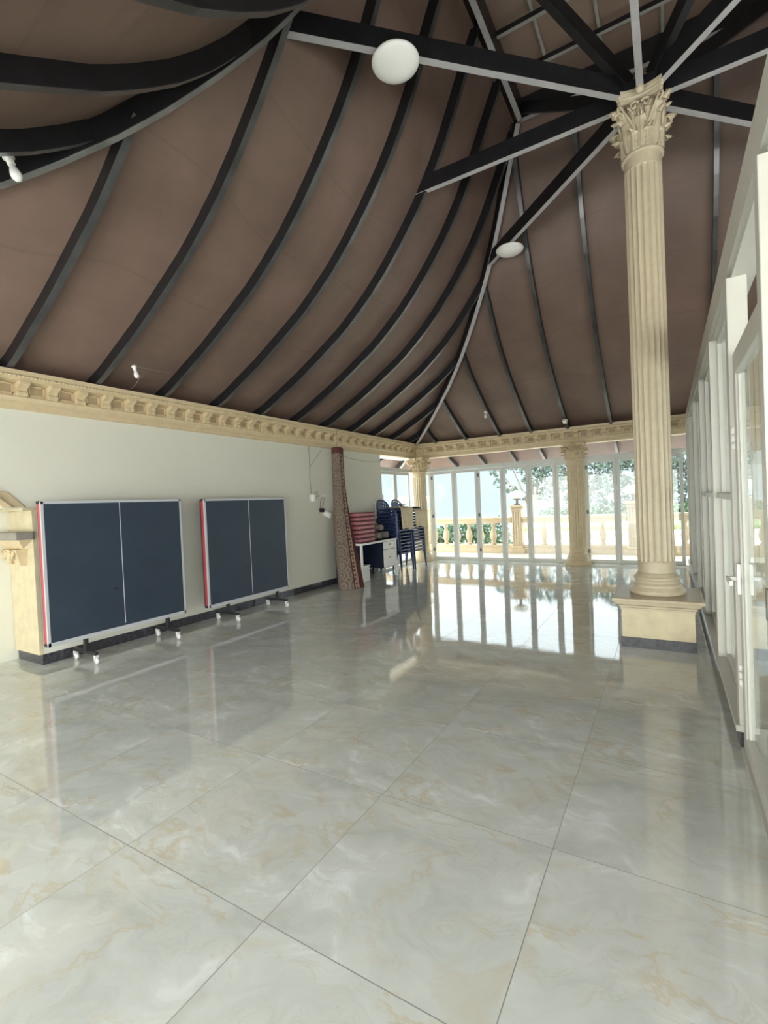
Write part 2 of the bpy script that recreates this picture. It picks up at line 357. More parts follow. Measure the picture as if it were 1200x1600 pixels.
# ------------------------------------------------------------------ cornice
CP_ = [(0, 2.45), (.03, 2.46), (.03, 2.495), (.05, 2.505), (.05, 2.53), (.065, 2.545), (.075, 2.565), (.045, 2.575), (.045, 2.69), (.14, 2.70), (.14, 2.725), (.165, 2.745), (.17, 2.79), (0, 2.79), (-.15, 2.79), (-.15, 2.45)]
corn = structroot('trim_1', (XL, 6, 2.45), 'cream moulded cornice with scroll brackets along the left wall')
b = MB(); b.extrude(CP_, lambda u, z: (XL + u, -2.5, z), lambda u, z: (XL + u, YF - u, z)); b.build('cornice_moulding', CREAM, corn)
corf = structroot('trim_2', (0, YF, 2.45), 'cream moulded cornice with scroll brackets above the far doors')
b = MB(); b.extrude(CP_, lambda u, z: (XL + u, YF - u, z), lambda u, z: (XR - u, YF - u, z)); b.build('cornice_moulding', CREAM, corf)
# twisted bead under the top lip
def bead(p, q, par):
    p, q = Vector(p), Vector(q); n = int((q - p).length / .034); mb = MB()
    for i in range(n):
        c = p + (q - p) * ((i + .5) / n); d = (q - p).normalized()
        vs = []; fs = []
        for (rr, tt) in ((.004, -.017), (.0115, -.008), (.0115, .008), (.004, .017)):
            for k in range(6):
                a = 2 * PI * k / 6; vs.append(c + d * (tt + .006 * sin(a)) + d.cross(Vector((0, 0, 1))) * (rr * cos(a)) + Vector((0, 0, rr * sin(a))))
        for i2 in range(3):
            for k in range(6): fs.append((i2 * 6 + k, i2 * 6 + (k + 1) % 6, i2 * 6 + 6 + (k + 1) % 6, i2 * 6 + 6 + k))
        mb.add(vs, fs, True)
    return mb.build('rope_bead', CREAM, par)
bead((XL + .168, 1.2, 2.735), (XL + .168, YF - .17, 2.735), corn); bead((XL + .17, YF - .168, 2.735), (2.5, YF - .168, 2.735), corf)
def bracket(par, c, ax):
    """scroll bracket; ax 'x' = stands out along +X, else along -Y"""
    prof_b = [(.04, 2.568), (.085, 2.570), (.10, 2.585), (.102, 2.605), (.088, 2.62), (.095, 2.645), (.13, 2.66), (.155, 2.675), (.155, 2.70), (.04, 2.70)]
    mb = MB()
    for o0, o1, k in ((-.042, -.02, 0), (-.02, .02, -.006), (.02, .042, 0)):
        pr = [(u + (k if .08 < u < .139 else 0), z) for u, z in prof_b]
        if ax == 'x': mb.extrude(pr, lambda u, z: (XL + u, c + o0, z), lambda u, z: (XL + u, c + o1, z))
        else: mb.extrude(pr, lambda u, z: (c + o0, YF - u, z), lambda u, z: (c + o1, YF - u, z))
    mb.build('bracket', CREAM, par)
    mb = MB()   # sunken coffer frame between this bracket and the next
    for a, b2, z0, z1 in ((.07, .08, 2.59, 2.685), (.19, .20, 2.59, 2.685), (.07, .20, 2.59, 2.60), (.07, .20, 2.675, 2.685)):
        if ax == 'x': mb.box(XL + .044, XL + .058, c + a, c + b2, z0, z1)
        else: mb.box(c + a, c + b2, YF - .058, YF - .044, z0, z1)
    mb.build('coffer_frame', CREAM, par)
    mb = MB()
    if ax == 'x': mb.box(XL + .04, XL + .048, c + .08, c + .19, 2.60, 2.675)
    else: mb.box(c + .08, c + .19, YF - .048, YF - .04, 2.60, 2.675)
    mb.build('coffer_panel', COFFER, par)
y = 1.89
while y < YF - .2: bracket(corn, y, 'x'); y += .2605
x = XL + .30
while x < .45: bracket(corf, x, 'y'); x += .2605

# wall strip above cornice hides nothing: beam over side windows and doors
struct(MB().box(-5.75, XL - .15, 8.74, YF + .15, 2.47, 2.62).build('wall_left_beam', WALL))

struct(MB().box(XR, XR + .14, 3.4, YF + .2, 0, 2.6).build('wall_right', plain('side_room_wall', (.42, .40, .35), .6)))

# ------------------------------------------------------------------ roof
def sq(d, z): return [(CX - d, CY - NOFF - d, z), (CX + d, CY - NOFF - d, z), (CX + d, CY + d, z), (CX - d, CY + d, z)]
TH = .115
b = MB(); rings = []
for d in DS:
    n = fn(d); rings.append((d + n.x * TH, fz(d) + n.y * TH))
vs = []; 
for off in (0, .06):
    for d, z in rings: vs += sq(d + off * .3, z + off)
m_ = len(rings); fs = []
for s_ in (0, 1):
    for i in range(m_ - 1):
        for k in range(4):
            a = (s_ * m_ + i) * 4; fs.append((a + k, a + (k + 1) % 4, a + 4 + (k + 1) % 4, a + 4 + k))
for i in (0, m_ - 1):
    for k in range(4): fs.append((i * 4 + k, i * 4 + (k + 1) % 4, (m_ + i) * 4 + (k + 1) % 4, (m_ + i) * 4 + k))
b.add(vs, fs); o = struct(b.build('ceiling', ROOF), 'brown curved hip roof lining'); 
b0 = MB().box(CX - 1.56, CX + 1.56, CY - 1.76, CY + 1.56, 6.74, 6.78); b = MB().box(CX - 1.8, CX + 1.8, CY - 2.0, CY + 1.8, 6.78, 6.82)
b.box(CX - 1.62, CX - 1.55, CY - 1.82, CY + 1.62, 6.53, 6.79); b.box(CX + 1.55, CX + 1.62, CY - 1.82, CY + 1.62, 6.53, 6.79); b.box(CX - 1.6, CX + 1.6, CY + 1.55, CY + 1.62, 6.53, 6.79); b.box(CX - 1.6, CX + 1.6, CY - 1.82, CY - 1.75, 6.53, 6.79)
LANT = plain('brown_ceiling_panel', (.27, .185, .145), .4, noise=.12, nscale=1.5)  # paler than the roof lining: light on its downward face put into the colour
struct(b.build('ceiling_lantern_rim', ROOF))
struct(b0.build('ceiling_lantern', LANT), 'flat brown ceiling panel in the middle of the roof')

def rafter_obj(side, c, label, group):
    """side: 'L','F','N','R'; c = world coordinate along the slope's foot"""
    off = abs(c - CX) if side in 'FN' else (c - CY if c > CY else max(0, CY - NOFF - c)); dmin = max(1.52, off - .03)
    ds = [d for d in DS if d > dmin and d < 6.4] + [dmin]
    if len(ds) < 2: return None
    pts, nrm = [], []
    for d in ds:
        n = fn(d); z = fz(d)
        if side == 'L': P, Q, S = (CX - d, c, z), (-n.x, 0, n.y), (0, 1, 0)
        if side == 'R': P, Q, S = (CX + d, c, z), (n.x, 0, n.y), (0, 1, 0)
        if side == 'F': P, Q, S = (c, CY + d, z), (0, n.x, n.y), (1, 0, 0)
        if side == 'N': P, Q, S = (c, CY - NOFF - d, z), (0, -n.x, n.y), (1, 0, 0)
        pts.append(P); nrm.append(Q)
    if dmin < 1.56:
        lp, q0 = pts[-1], Vector(pts[-1]) - Vector(nrm[-1]) * .03
        pts.append((q0.x, q0.y, q0.z + .20)); nrm.append(nrm[-1])
    if not any(inview(p) for p in pts): return None
    root = thing('curved_rafter', label, 'rafter', pts[0], group)
    mb = MB().sweep(pts, .052, S, .004, TH, nrm); mb.build('web', BLACK, root)
    mb = MB().sweep(pts, .054, S, 0, .004, nrm); mb.build('lower_flange', RFLANGE, root)
    return root
Lc = [5.17 + .785 * k for k in range(-6, 7)]
for i, c in enumerate(Lc):
    nm = ['beyond the pilaster', 'above the niche pilaster', 'reaching the left picture edge', 'above the nearest table tennis table, left edge', 'above the nearest table, right edge', 'above the gap between the tables', 'met by the level beam end', 'first right of the level beam end', 'second right of the level beam end', 'third right of the level beam end', 'third from the far corner', 'second from the far corner', 'shortest, right in the far corner']
    rafter_obj('L', c, 'black curved rafter of left slope, ' + nm[i], 'rafters of the left slope')
Fn = [(-4.62, 'shortest, beside the far corner'), (-3.87, 'second from the far corner'), (-3.10, 'carrying the small bulb'), (-2.43, 'between the bulb and the camera dome'), (-1.70, 'above the white camera dome'), (-.91, 'just left of the fluted middle column'), (-.15, 'hidden by the middle column'), (.62, 'right of the middle column'), (1.38, 'above the white partition'), (2.1, 'far right'), (2.85, 'farthest right')]
for c, nm in Fn[:6] + Fn[7:8]:
    rafter_obj('F', c, 'black rafter of far slope, ' + nm, 'rafters of the far slope')
for c, nm in [(-3.99, 'lowest at the left edge'), (-3.24, 'broad curve just above the upper left bulb'), (-2.49, 'broad curve above the lower one at upper left'), (-1.73, 'topmost broad curve at the upper left edge')]:
    rafter_obj('N', c, 'black rafter of near slope, ' + nm, 'rafters of the near slope')
def hip(sx, sy, label, w=.062, fl=None):
    ds = [d for d in DS if d < 6.4]; pts = []; nrm = []
    for d in ds:
        n = fn(d); k = Vector((sx * n.x * .7, sy * n.x * .7, n.y * 1.25)).normalized()
        pts.append((CX + sx * d, CY + sy * d - (NOFF if sy < 0 else 0), fz(d) - .05)); nrm.append(k)
    if not any(inview(p) for p in pts): return
    S = Vector((-sy, sx, 0)).normalized()
    if sx * sy > 0: S = Vector((1, -1, 0)).normalized()
    else: S = Vector((1, 1, 0)).normalized()
    root = thing('hip_rafter', label, 'hip rafter', pts[0], 'hip rafters')
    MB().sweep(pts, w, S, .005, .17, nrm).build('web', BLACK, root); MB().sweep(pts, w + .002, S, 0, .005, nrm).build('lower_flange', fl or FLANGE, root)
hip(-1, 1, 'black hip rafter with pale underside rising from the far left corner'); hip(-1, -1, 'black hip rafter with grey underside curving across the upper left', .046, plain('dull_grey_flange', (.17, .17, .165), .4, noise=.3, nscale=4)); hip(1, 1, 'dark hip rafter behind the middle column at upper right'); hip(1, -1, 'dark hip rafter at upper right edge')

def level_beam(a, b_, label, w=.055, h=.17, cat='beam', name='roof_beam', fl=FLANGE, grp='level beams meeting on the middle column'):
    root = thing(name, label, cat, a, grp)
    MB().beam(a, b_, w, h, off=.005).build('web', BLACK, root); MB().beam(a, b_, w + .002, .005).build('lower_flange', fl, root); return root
ZB = 5.02; r0 = .20; dg = 2.40; q7 = .7071
for dx, dy, L_, lab in [(-q7, -q7, 3.36, 'long level beam from the column capital to the upper left hip, carrying the big round lamp'), (-1, 0, 2.50, 'level beam from the column capital to the left roof slope'), (-q7, q7, 3.42, 'level beam from the column capital to the far left hip, carrying the small round lamp'), (0, 1, 2.4, 'level beam running from the capital to the far slope'), (q7, q7, 3.3, 'level beam right of the capital, lowest, ending at the partition top'), (1, 0, 2.4, 'level beam right of the capital running to the right picture edge'), (q7, -q7, 3.3, 'level beam rising steeply right of the capital to the top edge'), (0, -1, 2.4, 'level beam running straight up from the capital to the top edge')]:
    if (dx, dy) == (0, 1): continue
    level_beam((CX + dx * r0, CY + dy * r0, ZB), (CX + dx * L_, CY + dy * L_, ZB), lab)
DR = 1.44
for (x0, y0), (x1, y1), lab in [((-1, -1), (-1, 1), 'left beam of the high square ring, pale underside'), ((-1, 1), (1, 1), 'far beam of the high square ring, pale underside'), ((1, -1), (1, 1), 'right beam of the high square ring')]:
    if x0 == 1: continue
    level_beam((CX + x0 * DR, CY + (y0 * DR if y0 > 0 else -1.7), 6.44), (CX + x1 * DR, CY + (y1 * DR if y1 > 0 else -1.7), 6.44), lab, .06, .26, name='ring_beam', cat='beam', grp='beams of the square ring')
for sx, sy, lab in [(-1, -1, 'black sloping strut left of the capital up to the top edge'), (-1, 1, 'black sloping strut from the capital back to the far left ring corner'), (1, 1, 'black sloping strut from the capital to the far right ring corner'), (1, -1, 'black sloping strut right of the capital up to the top edge')]:
    a = (CX + sx * .12, CY + sy * .12, 5.12); c = (CX + sx * (DR - .03), CY + sy * (DR - .03), 6.50)
    o = MB().beam(a, c, .075, .12).build('roof_strut', BLACK); tag(o, lab, 'strut', 'sloping struts on the middle column')
for k, xx in enumerate((-1.12, -.52, .10, .70)):
    o = MB().box(xx - .015, xx + .015, CY - DR, CY + DR - .03, 6.70, 6.742).build('ceiling_batten', BATTEN)
    tag(o, 'thin grey ceiling batten running away from the viewer, ' + ['nearest the left ring beam', 'second from the left ring beam', 'third from the left ring beam', 'fourth from the left ring beam'][k], 'batten', 'battens running lengthwise')
for k, yy in enumerate((6.13, 5.52, 4.91)):
    if not inview((CX - 1.2, yy, 6.7)): continue
    root = thing('cross_batten', 'dark cross batten with pale underside, ' + ['nearest the far ring beam', 'second from the far ring beam', 'third from the far ring beam'][k], 'batten', (CX, yy, 6.64), 'cross battens of the flat ceiling')
    MB().box(CX - DR + .03, CX + DR - .03, yy - .02, yy + .02, 6.644, 6.70).build('web', BLACK, root)
    MB().box(CX - DR + .03, CX + DR - .03, yy - .021, yy + .021, 6.64, 6.644).build('lower_flange', BATTEN, root)

# ------------------------------------------------------------------ columns
def flute_shaft(z0, z1, r, nf=20, depth=.013):
    mb = MB(); n = nf * 8; zs = [z0, z0 + .10]; 
    for k in range(1, 6): zs.append(z0 + .10 + .03 * k / 5)
    zs += [z0 + (z1 - z0) * k / 8 for k in range(1, 8)]
    for k in range(6): zs.append(z1 - .10 - .03 * (1 - k / 5))
    zs += [z1]
    vs = []; fs = []
    for z in zs:
        e = min((z - z0 - .10) / .03, (z1 - .10 - z) / .03); e = max(0, min(1, e))
        for k in range(n):
            t = 2 * PI * k / n; ph = (k % 8) / 8.0
            fl = max(0, sin(PI * min(1, max(0, (ph - .06) / .88)))) ** .6
            lim = math.sqrt(max(0, 1 - (1 - e) ** 2)); fl = fl * lim
            rr = r - depth * fl; vs.append((rr * cos(t), rr * sin(t), z))
    for i in range(len(zs) - 1):
        for k in range(n): fs.append((i * n + k, i * n + (k + 1) % n, (i + 1) * n + (k + 1) % n, (i + 1) * n + k))
    return mb.add(vs, fs, False)
def leaf(mb, ang, r0_, z0, h, w, curl, tilt=0.0):
    """acanthus leaf: lobed curved strip with a raised midrib and a forward-curling tip"""
    nu, nv = 12, 20; front = []
    c, s = cos(ang), sin(ang)
    for j in range(nv + 1):
        v = j / nv; wid = w * (1.0 - .50 * v ** 3) * (.68 + .32 * abs(sin(v * PI * 4.5 + .4)))
        if v > .85: wid *= math.sqrt(max(.02, 1 - ((v - .85) / .15) ** 2 * .9))
        hh = h * (v if v < .8 else .8 + (v - .8) * .45 - (v - .8) ** 2 * 4.2)
        out = r0_ + tilt * v + curl * max(0, v - .45) ** 2 * 3.2 + (.004)
        for i in range(nu + 1):
            u = i / nu * 2 - 1
            rib = (.030 * (1 - abs(u)) ** .7 + .006 * cos(u * PI * 4)) * w / .13
            x = out + rib - .016 * u * u; yv = u * wid / 2; z = z0 + hh - .10 * h * u * u * v
            front.append((x * c - yv * s, x * s + yv * c, z))
    n = nu + 1; back = []
    for (x, y2, z) in front:
        back.append((x - .011 * c, y2 - .011 * s, z - .003))
    m = len(front); fs = []
    for j in range(nv):
        for i in range(nu):
            a = j * n + i; fs.append((a, a + 1, a + n + 1, a + n)); fs.append((m + a, m + a + n, m + a + n + 1, m + a + 1))
    for j in range(nv):
        for i in (0, nu):
            a = j * n + i; fs.append((a, a + n, m + a + n, m + a))
    for i in range(nu): fs.append((nv * n + i, nv * n + i + 1, m + nv * n + i + 1, m + nv * n + i))
    mb.add(front + back, fs, True)
def column(name, label, loc, H0, Htop, r, caph, mat, plinth=False, group=None):
    root = thing(name, label, 'column', loc, group); zc = Htop - caph; lx, ly = loc[0], loc[1]
    def put(mb, nm, bevel=0, m=mat):
        mb.v = [(x + lx, y2 + ly, z + loc[2]) for x, y2, z in mb.v]; return mb.build(nm, m, root, bevel)
    k = r / .155; z = H0
    if plinth:
        put(MB().box(-.292, .292, -.292, .292, 0, .093), 'plinth_skirting', m=SKIRT)
        mb = MB().box(-.285, .285, -.285, .285, .093, .345); put(mb, 'plinth_block', m=TRAV)
        pr = [(.285, .345), (.293, .345), (.293, .362), (.302, .37), (.305, .385), (.33, .40), (.335, .42), (.355, .425), (.36, .44), (.355, .455), (.33, .462)]
        mb = MB(); vs = []; fs = []
        for rr, zz in pr: vs += [(-rr, -rr, zz), (rr, -rr, zz), (rr, rr, zz), (-rr, rr, zz)]
        for i in range(len(pr) - 1):
            for q in range(4): fs.append((i * 4 + q, i * 4 + (q + 1) % 4, i * 4 + 4 + (q + 1) % 4, i * 4 + 4 + q))
        fs += [(3, 2, 1, 0), tuple((len(pr) - 1) * 4 + q for q in range(4))]
        put(mb.add(vs, fs), 'plinth_cap'); z = .462
        bp = [(.0, 0), (.222, 0), (.232, .012), (.234, .03), (.228, .045), (.218, .052), (.218, .062), (.206, .066), (.203, .085), (.205, .088), (.195, .094), (.182, .11), (.178, .125), (.184, .132), (.192, .14), (.194, .152), (.186, .163), (.175, .168), (.170, .178), (.157, .20)]
        put(MB().lathe([(a, z + c) for a, c in bp], n=48), 'base_moulding'); zs = z + .20
    else:
        put(MB().lathe([(0, 0), (.245 * k, 0), (.25 * k, .01), (.25 * k, .10), (.24 * k, .112), (.215 * k, .118), (.215 * k, .13), (.205 * k, .14), (.208 * k, .16), (.19 * k, .185), (.18 * k, .19), (.185 * k, .205), (.178 * k, .22), (.162 * k, .24), (.155 * k, .27)], n=40), 'base_moulding'); zs = .27
    put(flute_shaft(zs, zc - .015, r, 20, .013 * k), 'shaft')
    # capital
    put(MB().lathe([(r, zc - .015), (r + .018 * k, zc - .01), (r + .022 * k, zc + .004), (r + .016 * k, zc + .016), (r, zc + .02)], n=40), 'astragal')
    hb = caph * .80
    mb = MB().lathe([(r * .90, zc), (r * .84, zc + hb * .4), (r * .92, zc + hb * .75), (r * 1.12, zc + hb)], n=32)
    for q in range(8): leaf(mb, q * PI / 4 + PI / 8, r * .98, zc + .010, hb * .50, .118 * k, .085 * k)
    for q in range(8): leaf(mb, q * PI / 4, r * .93, zc + .03, hb * .80, .112 * k, .095 * k, .015 * k)
    for q in range(4):
        a = q * PI / 2 + PI / 4
        for sgn in (-1, 1):   # corner volutes
            pts = []; rs = []
            base = Vector((cos(a), sin(a), 0)); sd = Vector((-sin(a), cos(a), 0)) * sgn
            for i in range(30):
                tt = i / 29
                if tt < .4:
                    u = tt / .4; p = base * (r * (1.0 + .62 * u ** 1.5)) + sd * (.085 * k * (1 - u * .62)) + Vector((0, 0, zc + hb * (.40 + .52 * u)))
                else:
                    u = (tt - .4) / .6; an = PI / 2 - u * 2 * PI * 1.25; rr = .036 * k * (1 - .75 * u)
                    p = base * (r * 1.62 + rr * cos(an)) + sd * .032 * k + Vector((0, 0, zc + hb * .92 - .036 * k + rr * sin(an)))
                pts.append(p); rs.append(.013 * k * (1 - .45 * tt))
            mb.tube(pts, rs, 7)
        leaf(mb, a, r * .95, zc + .06, hb * .92, .13 * k, .12 * k, .05 * k)
        for sgn in (-1, 1): leaf(mb, a + sgn * .40, r * .93, zc + hb * .40, hb * .52, .085 * k, .07 * k, .03 * k)
        a2 = q * PI / 2       # inner scrolls and flower on each face
        for sgn in (-1, 1):
            base = Vector((cos(a2), sin(a2), 0)); sd = Vector((-sin(a2), cos(a2), 0)) * sgn; pts = []
            for i in range(22):
                u = i / 21; an = PI * .9 - u * 2 * PI * 1.0; rr = .040 * k * (1 - .7 * u)
                pts.append(base * (r * 1.20) + sd * (.048 * k + rr * cos(an)) + Vector((0, 0, zc + hb * .86 + rr * sin(an))))
            mb.tube(pts, .013 * k, 6)
        base = Vector((cos(a2), sin(a2), 0)); rotm = Vector((0, 0, 1)).rotation_difference(base).to_matrix()
        cc = base * (r * 1.28) + Vector((0, 0, zc + caph * .90))
        mb.lathe([(0, 0), (.035 * k, .002), (.04 * k, .012), (.028 * k, .022), (.012 * k, .034), (.001, .038)], cc.x, cc.y, 10, cc.z, rotm)
    put(mb, 'capital')
    # abacus with concave sides
    mb = MB(); vs = []; outline = []
    A = r * 1.78
    for q in range(4):
        a = q * PI / 2 - PI / 4
        c0 = Vector((cos(a), sin(a))) * A; c1 = Vector((cos(a + PI / 2), sin(a + PI / 2))) * A; mid = Vector((cos(a + PI / 4), sin(a + PI / 4)))
        nrm = mid
        e = (c1 - c0).normalized()
        for i in range(9):
            u = i / 8; p = c0 + (c1 - c0) * (.06 + .88 * u) - nrm * (4 * u * (1 - u)) * (A * .17); outline.append(p)
    layers = [(.90, zc + caph * .80), (.93, zc + caph * .83), (.93, zc + caph * .87), (.97, zc + caph * .89), (.97, zc + caph * .92), (1.01, zc + caph * .95), (1.01, Htop)]
    n = len(outline); fs = []
    for sc_, zz in layers: vs += [(p.x * sc_, p.y * sc_, zz) for p in outline]
    for i in range(len(layers) - 1):
        for q in range(n): fs.append((i * n + q, i * n + (q + 1) % n, (i + 1) * n + (q + 1) % n, (i + 1) * n + q))
    fs += [tuple(reversed(range(n))), tuple((len(layers) - 1) * n + q for q in range(n))]
    put(mb.add(vs, fs), 'abacus')
    return root
column('fluted_column', 'tall fluted cream column on a square plinth in the middle, carrying the roof beams', (CX - .005, CY - .01, 0), 0, 5.06, .155, .56, COLM, plinth=True)
fc = column('fluted_column', 'short fluted column with round base in front of the far glass doors', (-1.60, 10.27, 0), 0, 2.455, .155, .34, CREAM)
dup(fc, (-5.07, 10.22, 0), 'short fluted column with leafy capital in the far left corner')
# flat top plate over the tall column
o = MB().box(CX - .17, CX + .17, CY - .17, CY + .17, 5.06, 5.14).build('bearing_plate', BLACK); tag(o, 'black steel plate on top of the tall column capital', 'plate')

# ------------------------------------------------------------------ far folding doors
def leaf_door(idx, x0, x1, y0, hinge=None, ztop=2.115, axis='x', xc=0):
    r = structroot('door_%d' % idx, ((x0 + x1) / 2, y0, 0) if axis == 'x' else (xc, (x0 + x1) / 2, 0))
    s = .058
    def bx(mb, a, b_, z0, z1, t0=-.02, t1=.02):
        return mb.box(a, b_, y0 + t0, y0 + t1, z0, z1) if axis == 'x' else mb.box(xc + t0, xc + t1, a, b_, z0, z1)
    mb = MB(); bx(mb, x0, x0 + s, .012, ztop); bx(mb, x1 - s, x1, .012, ztop); bx(mb, x0 + s, x1 - s, .012, .085); bx(mb, x0 + s, x1 - s, ztop - .065, ztop)
    mb.build('frame', WHITE, r, bevel=.004)
    mb = MB(); bx(mb, x0 + s, x1 - s, .085, ztop - .065, -.003, .003); mb.build('glass', GLASS, r)
    if hinge is not None:
        for z in (.22, 1.02, 1.93):
            mb = MB(); bx(mb, hinge - .022, hinge + .022, z, z + .075, -.028, -.019); mb.build('hinge', HINGE, r)
    return r
YD = 10.52
xs = [-5.17, -4.905, -4.316, -3.744, -3.158, -2.585, -2.025, -1.448, -.870, -.30, .255]
for i in range(len(xs) - 1):
    h = {0: xs[1] - .0, 2: xs[3] - .578 + .006, 7: None}.get(i)
    leaf_door(i + 1, xs[i] + .003, xs[i + 1] - .003, YD, {1: xs[1] + .022, 3: xs[3] + .022, 7: xs[7] + .03}.get(i))
x = .33; i = 11
while x < 4.9: leaf_door(i, x, x + .57, YD); x += .575; i += 1
mb = MB().box(XL, XR, YD - .035, YD + .035, 2.12, 2.20); mb.box(XL, XR, YD - .045, YD + .03, 2.165, 2.175)
struct(mb.build('trim_3', WHITE), 'white head rail above the far glass doors')
struct(MB().box(XL, XR, YD - .035, YD + .035, 0, .012).build('trim_4', WHITE), 'white floor track under the far glass doors')
for (a, b_, i) in ((8.76, 9.42, 31), (9.425, 10.10, 32)): leaf_door(i, a, b_, 0, None, axis='y', xc=XL - .05)
struct(MB().box(XL - .09, XL - .01, 8.745, 10.48, 2.12, 2.20).build('trim_5', WHITE))
MB().box(XL - .03, XL - .0, 8.785, 8.815, 1.48, 1.60).build('latch', WHITE2, D.objects['door_31'])

# ------------------------------------------------------------------ right partition
PX = XP
mb = MB().box(PX + .0, PX + .10, 3.17, YD - .05, 0, .10); struct(mb.build('baseboard_right', SKIRT), 'black granite kerb under the right glass partition')
mb = MB().box(PX - .02, PX + .13, 3.15, YD - .05, .10, .135); struct(mb.build('trim_6', PAINT), 'white stone sill on the kerb of the right partition')
mb = MB().box(PX, PX + .14, .9, YD - .05, 2.56, 2.74); mb.box(PX + .02, PX + .12, .9, YD - .05, 2.53, 2.56)
struct(mb.build('wall_right_beam', PAINT), 'white boxed beam along the top of the right partition')
posts = [1.2, 3.15, 4.40, 5.85, 7.25, 8.6, 9.85]
for k, yy in enumerate(posts):
    z0 = .135 if yy > 3 else 0
    struct(MB().box(PX - .005, PX + .085, yy, yy + .10, z0, 2.53).build('trim_%d' % (7 + k), PAINT, bevel=.004))
for k in range(1, len(posts) - 1):
    a, b_ = posts[k] + .10, posts[k + 1]
    r = structroot('window_%d' % k, (PX + .07, (a + b_) / 2, .135))
    mb = MB(); X0, X1 = PX + .045, PX + .080
    mb.box(X0, X1, a, a + .022, .135, 2.53); mb.box(X0, X1, b_ - .022, b_, .135, 2.53); mb.box(X0, X1, a + .022, b_ - .022, .135, .17); mb.box(X0, X1, a + .022, b_ - .022, 2.495, 2.53)
    if k in (1, 2): mb.box(X0 - .03, X1, a + .0, b_ - .0, 1.345, 1.385)
    m = (a + b_) / 2
    if b_ - a > 1.1 and k > 2: mb.box(X0, X1, m - .02, m + .02, .19, 2.475)
    mb.build('window_frame', PAINT, r, bevel=.003)
    MB().box(PX + .060, PX + .066, a + .022, b_ - .022, .17, 2.495).build('pane', GLASS, r)
# near glass door leaf beside the kerb end
r = structroot('door_41', (PX + .05, 2.65, 0))
mb = MB(); X0, X1 = PX + .012, PX + .055
mb.box(X0, X1, 3.05, 3.135, .03, 2.12); mb.box(X0, X1, 2.16, 2.25, .03, 2.12); mb.box(X0, X1, 2.25, 3.05, .03, .11); mb.box(X0, X1, 2.25, 3.05, 2.00, 2.12)
mb.box(X0 + .01, X1 - .01, 3.035, 3.05, .11, 2.0); mb.box(X0 + .01, X1 - .01, 2.25, 2.265, .11, 2.0)
mb.build('frame', PAINT, r, bevel=.005); MB().box(PX + .030, PX + .036, 2.25, 3.05, .11, 2.00).build('glass', GLASS, r)
mb = MB().box(PX - .004, PX + .012, 3.06, 3.12, .86, 1.02); mb.build('handle_plate', WHITE2, r, bevel=.003)
mb = MB().box(PX - .045, PX - .004, 3.08, 3.10, .93, .95); mb.box(PX - .05, PX - .034, 2.92, 3.10, .928, .952); mb.build('door_handle', WHITE2, r, bevel=.003)
for z in (.35, 1.62):
    for q in range(3): MB().tube([(PX + .008, 3.142, z + q * .042), (PX + .008, 3.142, z + q * .042 + .036)], .010, 8).build('hinge_knuckle', WHITE2, r)
struct(MB().box(PX - .012, PX + .08, 2.06, 2.14, 0, 2.53).build('trim_19', PAINT, bevel=.004))
MB().box(PX - .017, PX - .012, 2.08, 2.115, .95, 1.06).build('strike_plate', HINGE, D.objects['trim_19'])
mb = MB().box(PX + .0, PX + .03, 1.2, 3.15, 0, .018); mb.box(PX + .06, PX + .09, 1.2, 3.15, 0, .022); mb.box(PX + .03, PX + .06, 1.2, 3.15, 0, .006)
struct(mb.build('trim_20', PAINT), 'white sliding door track on the floor')
struct(MB().box(PX + .015, PX + .11, 3.145, 3.17, 0, .135).build('trim_21', PAINT))
# room continues to the right: an outer row of square piers carries that roof edge
for k, yy in enumerate((-.2, 3.1)):
    struct(MB().box(XR - .2, XR + .05, yy, yy + .25, 0, 2.5).build('wall_pier.%03d' % k, WALL))

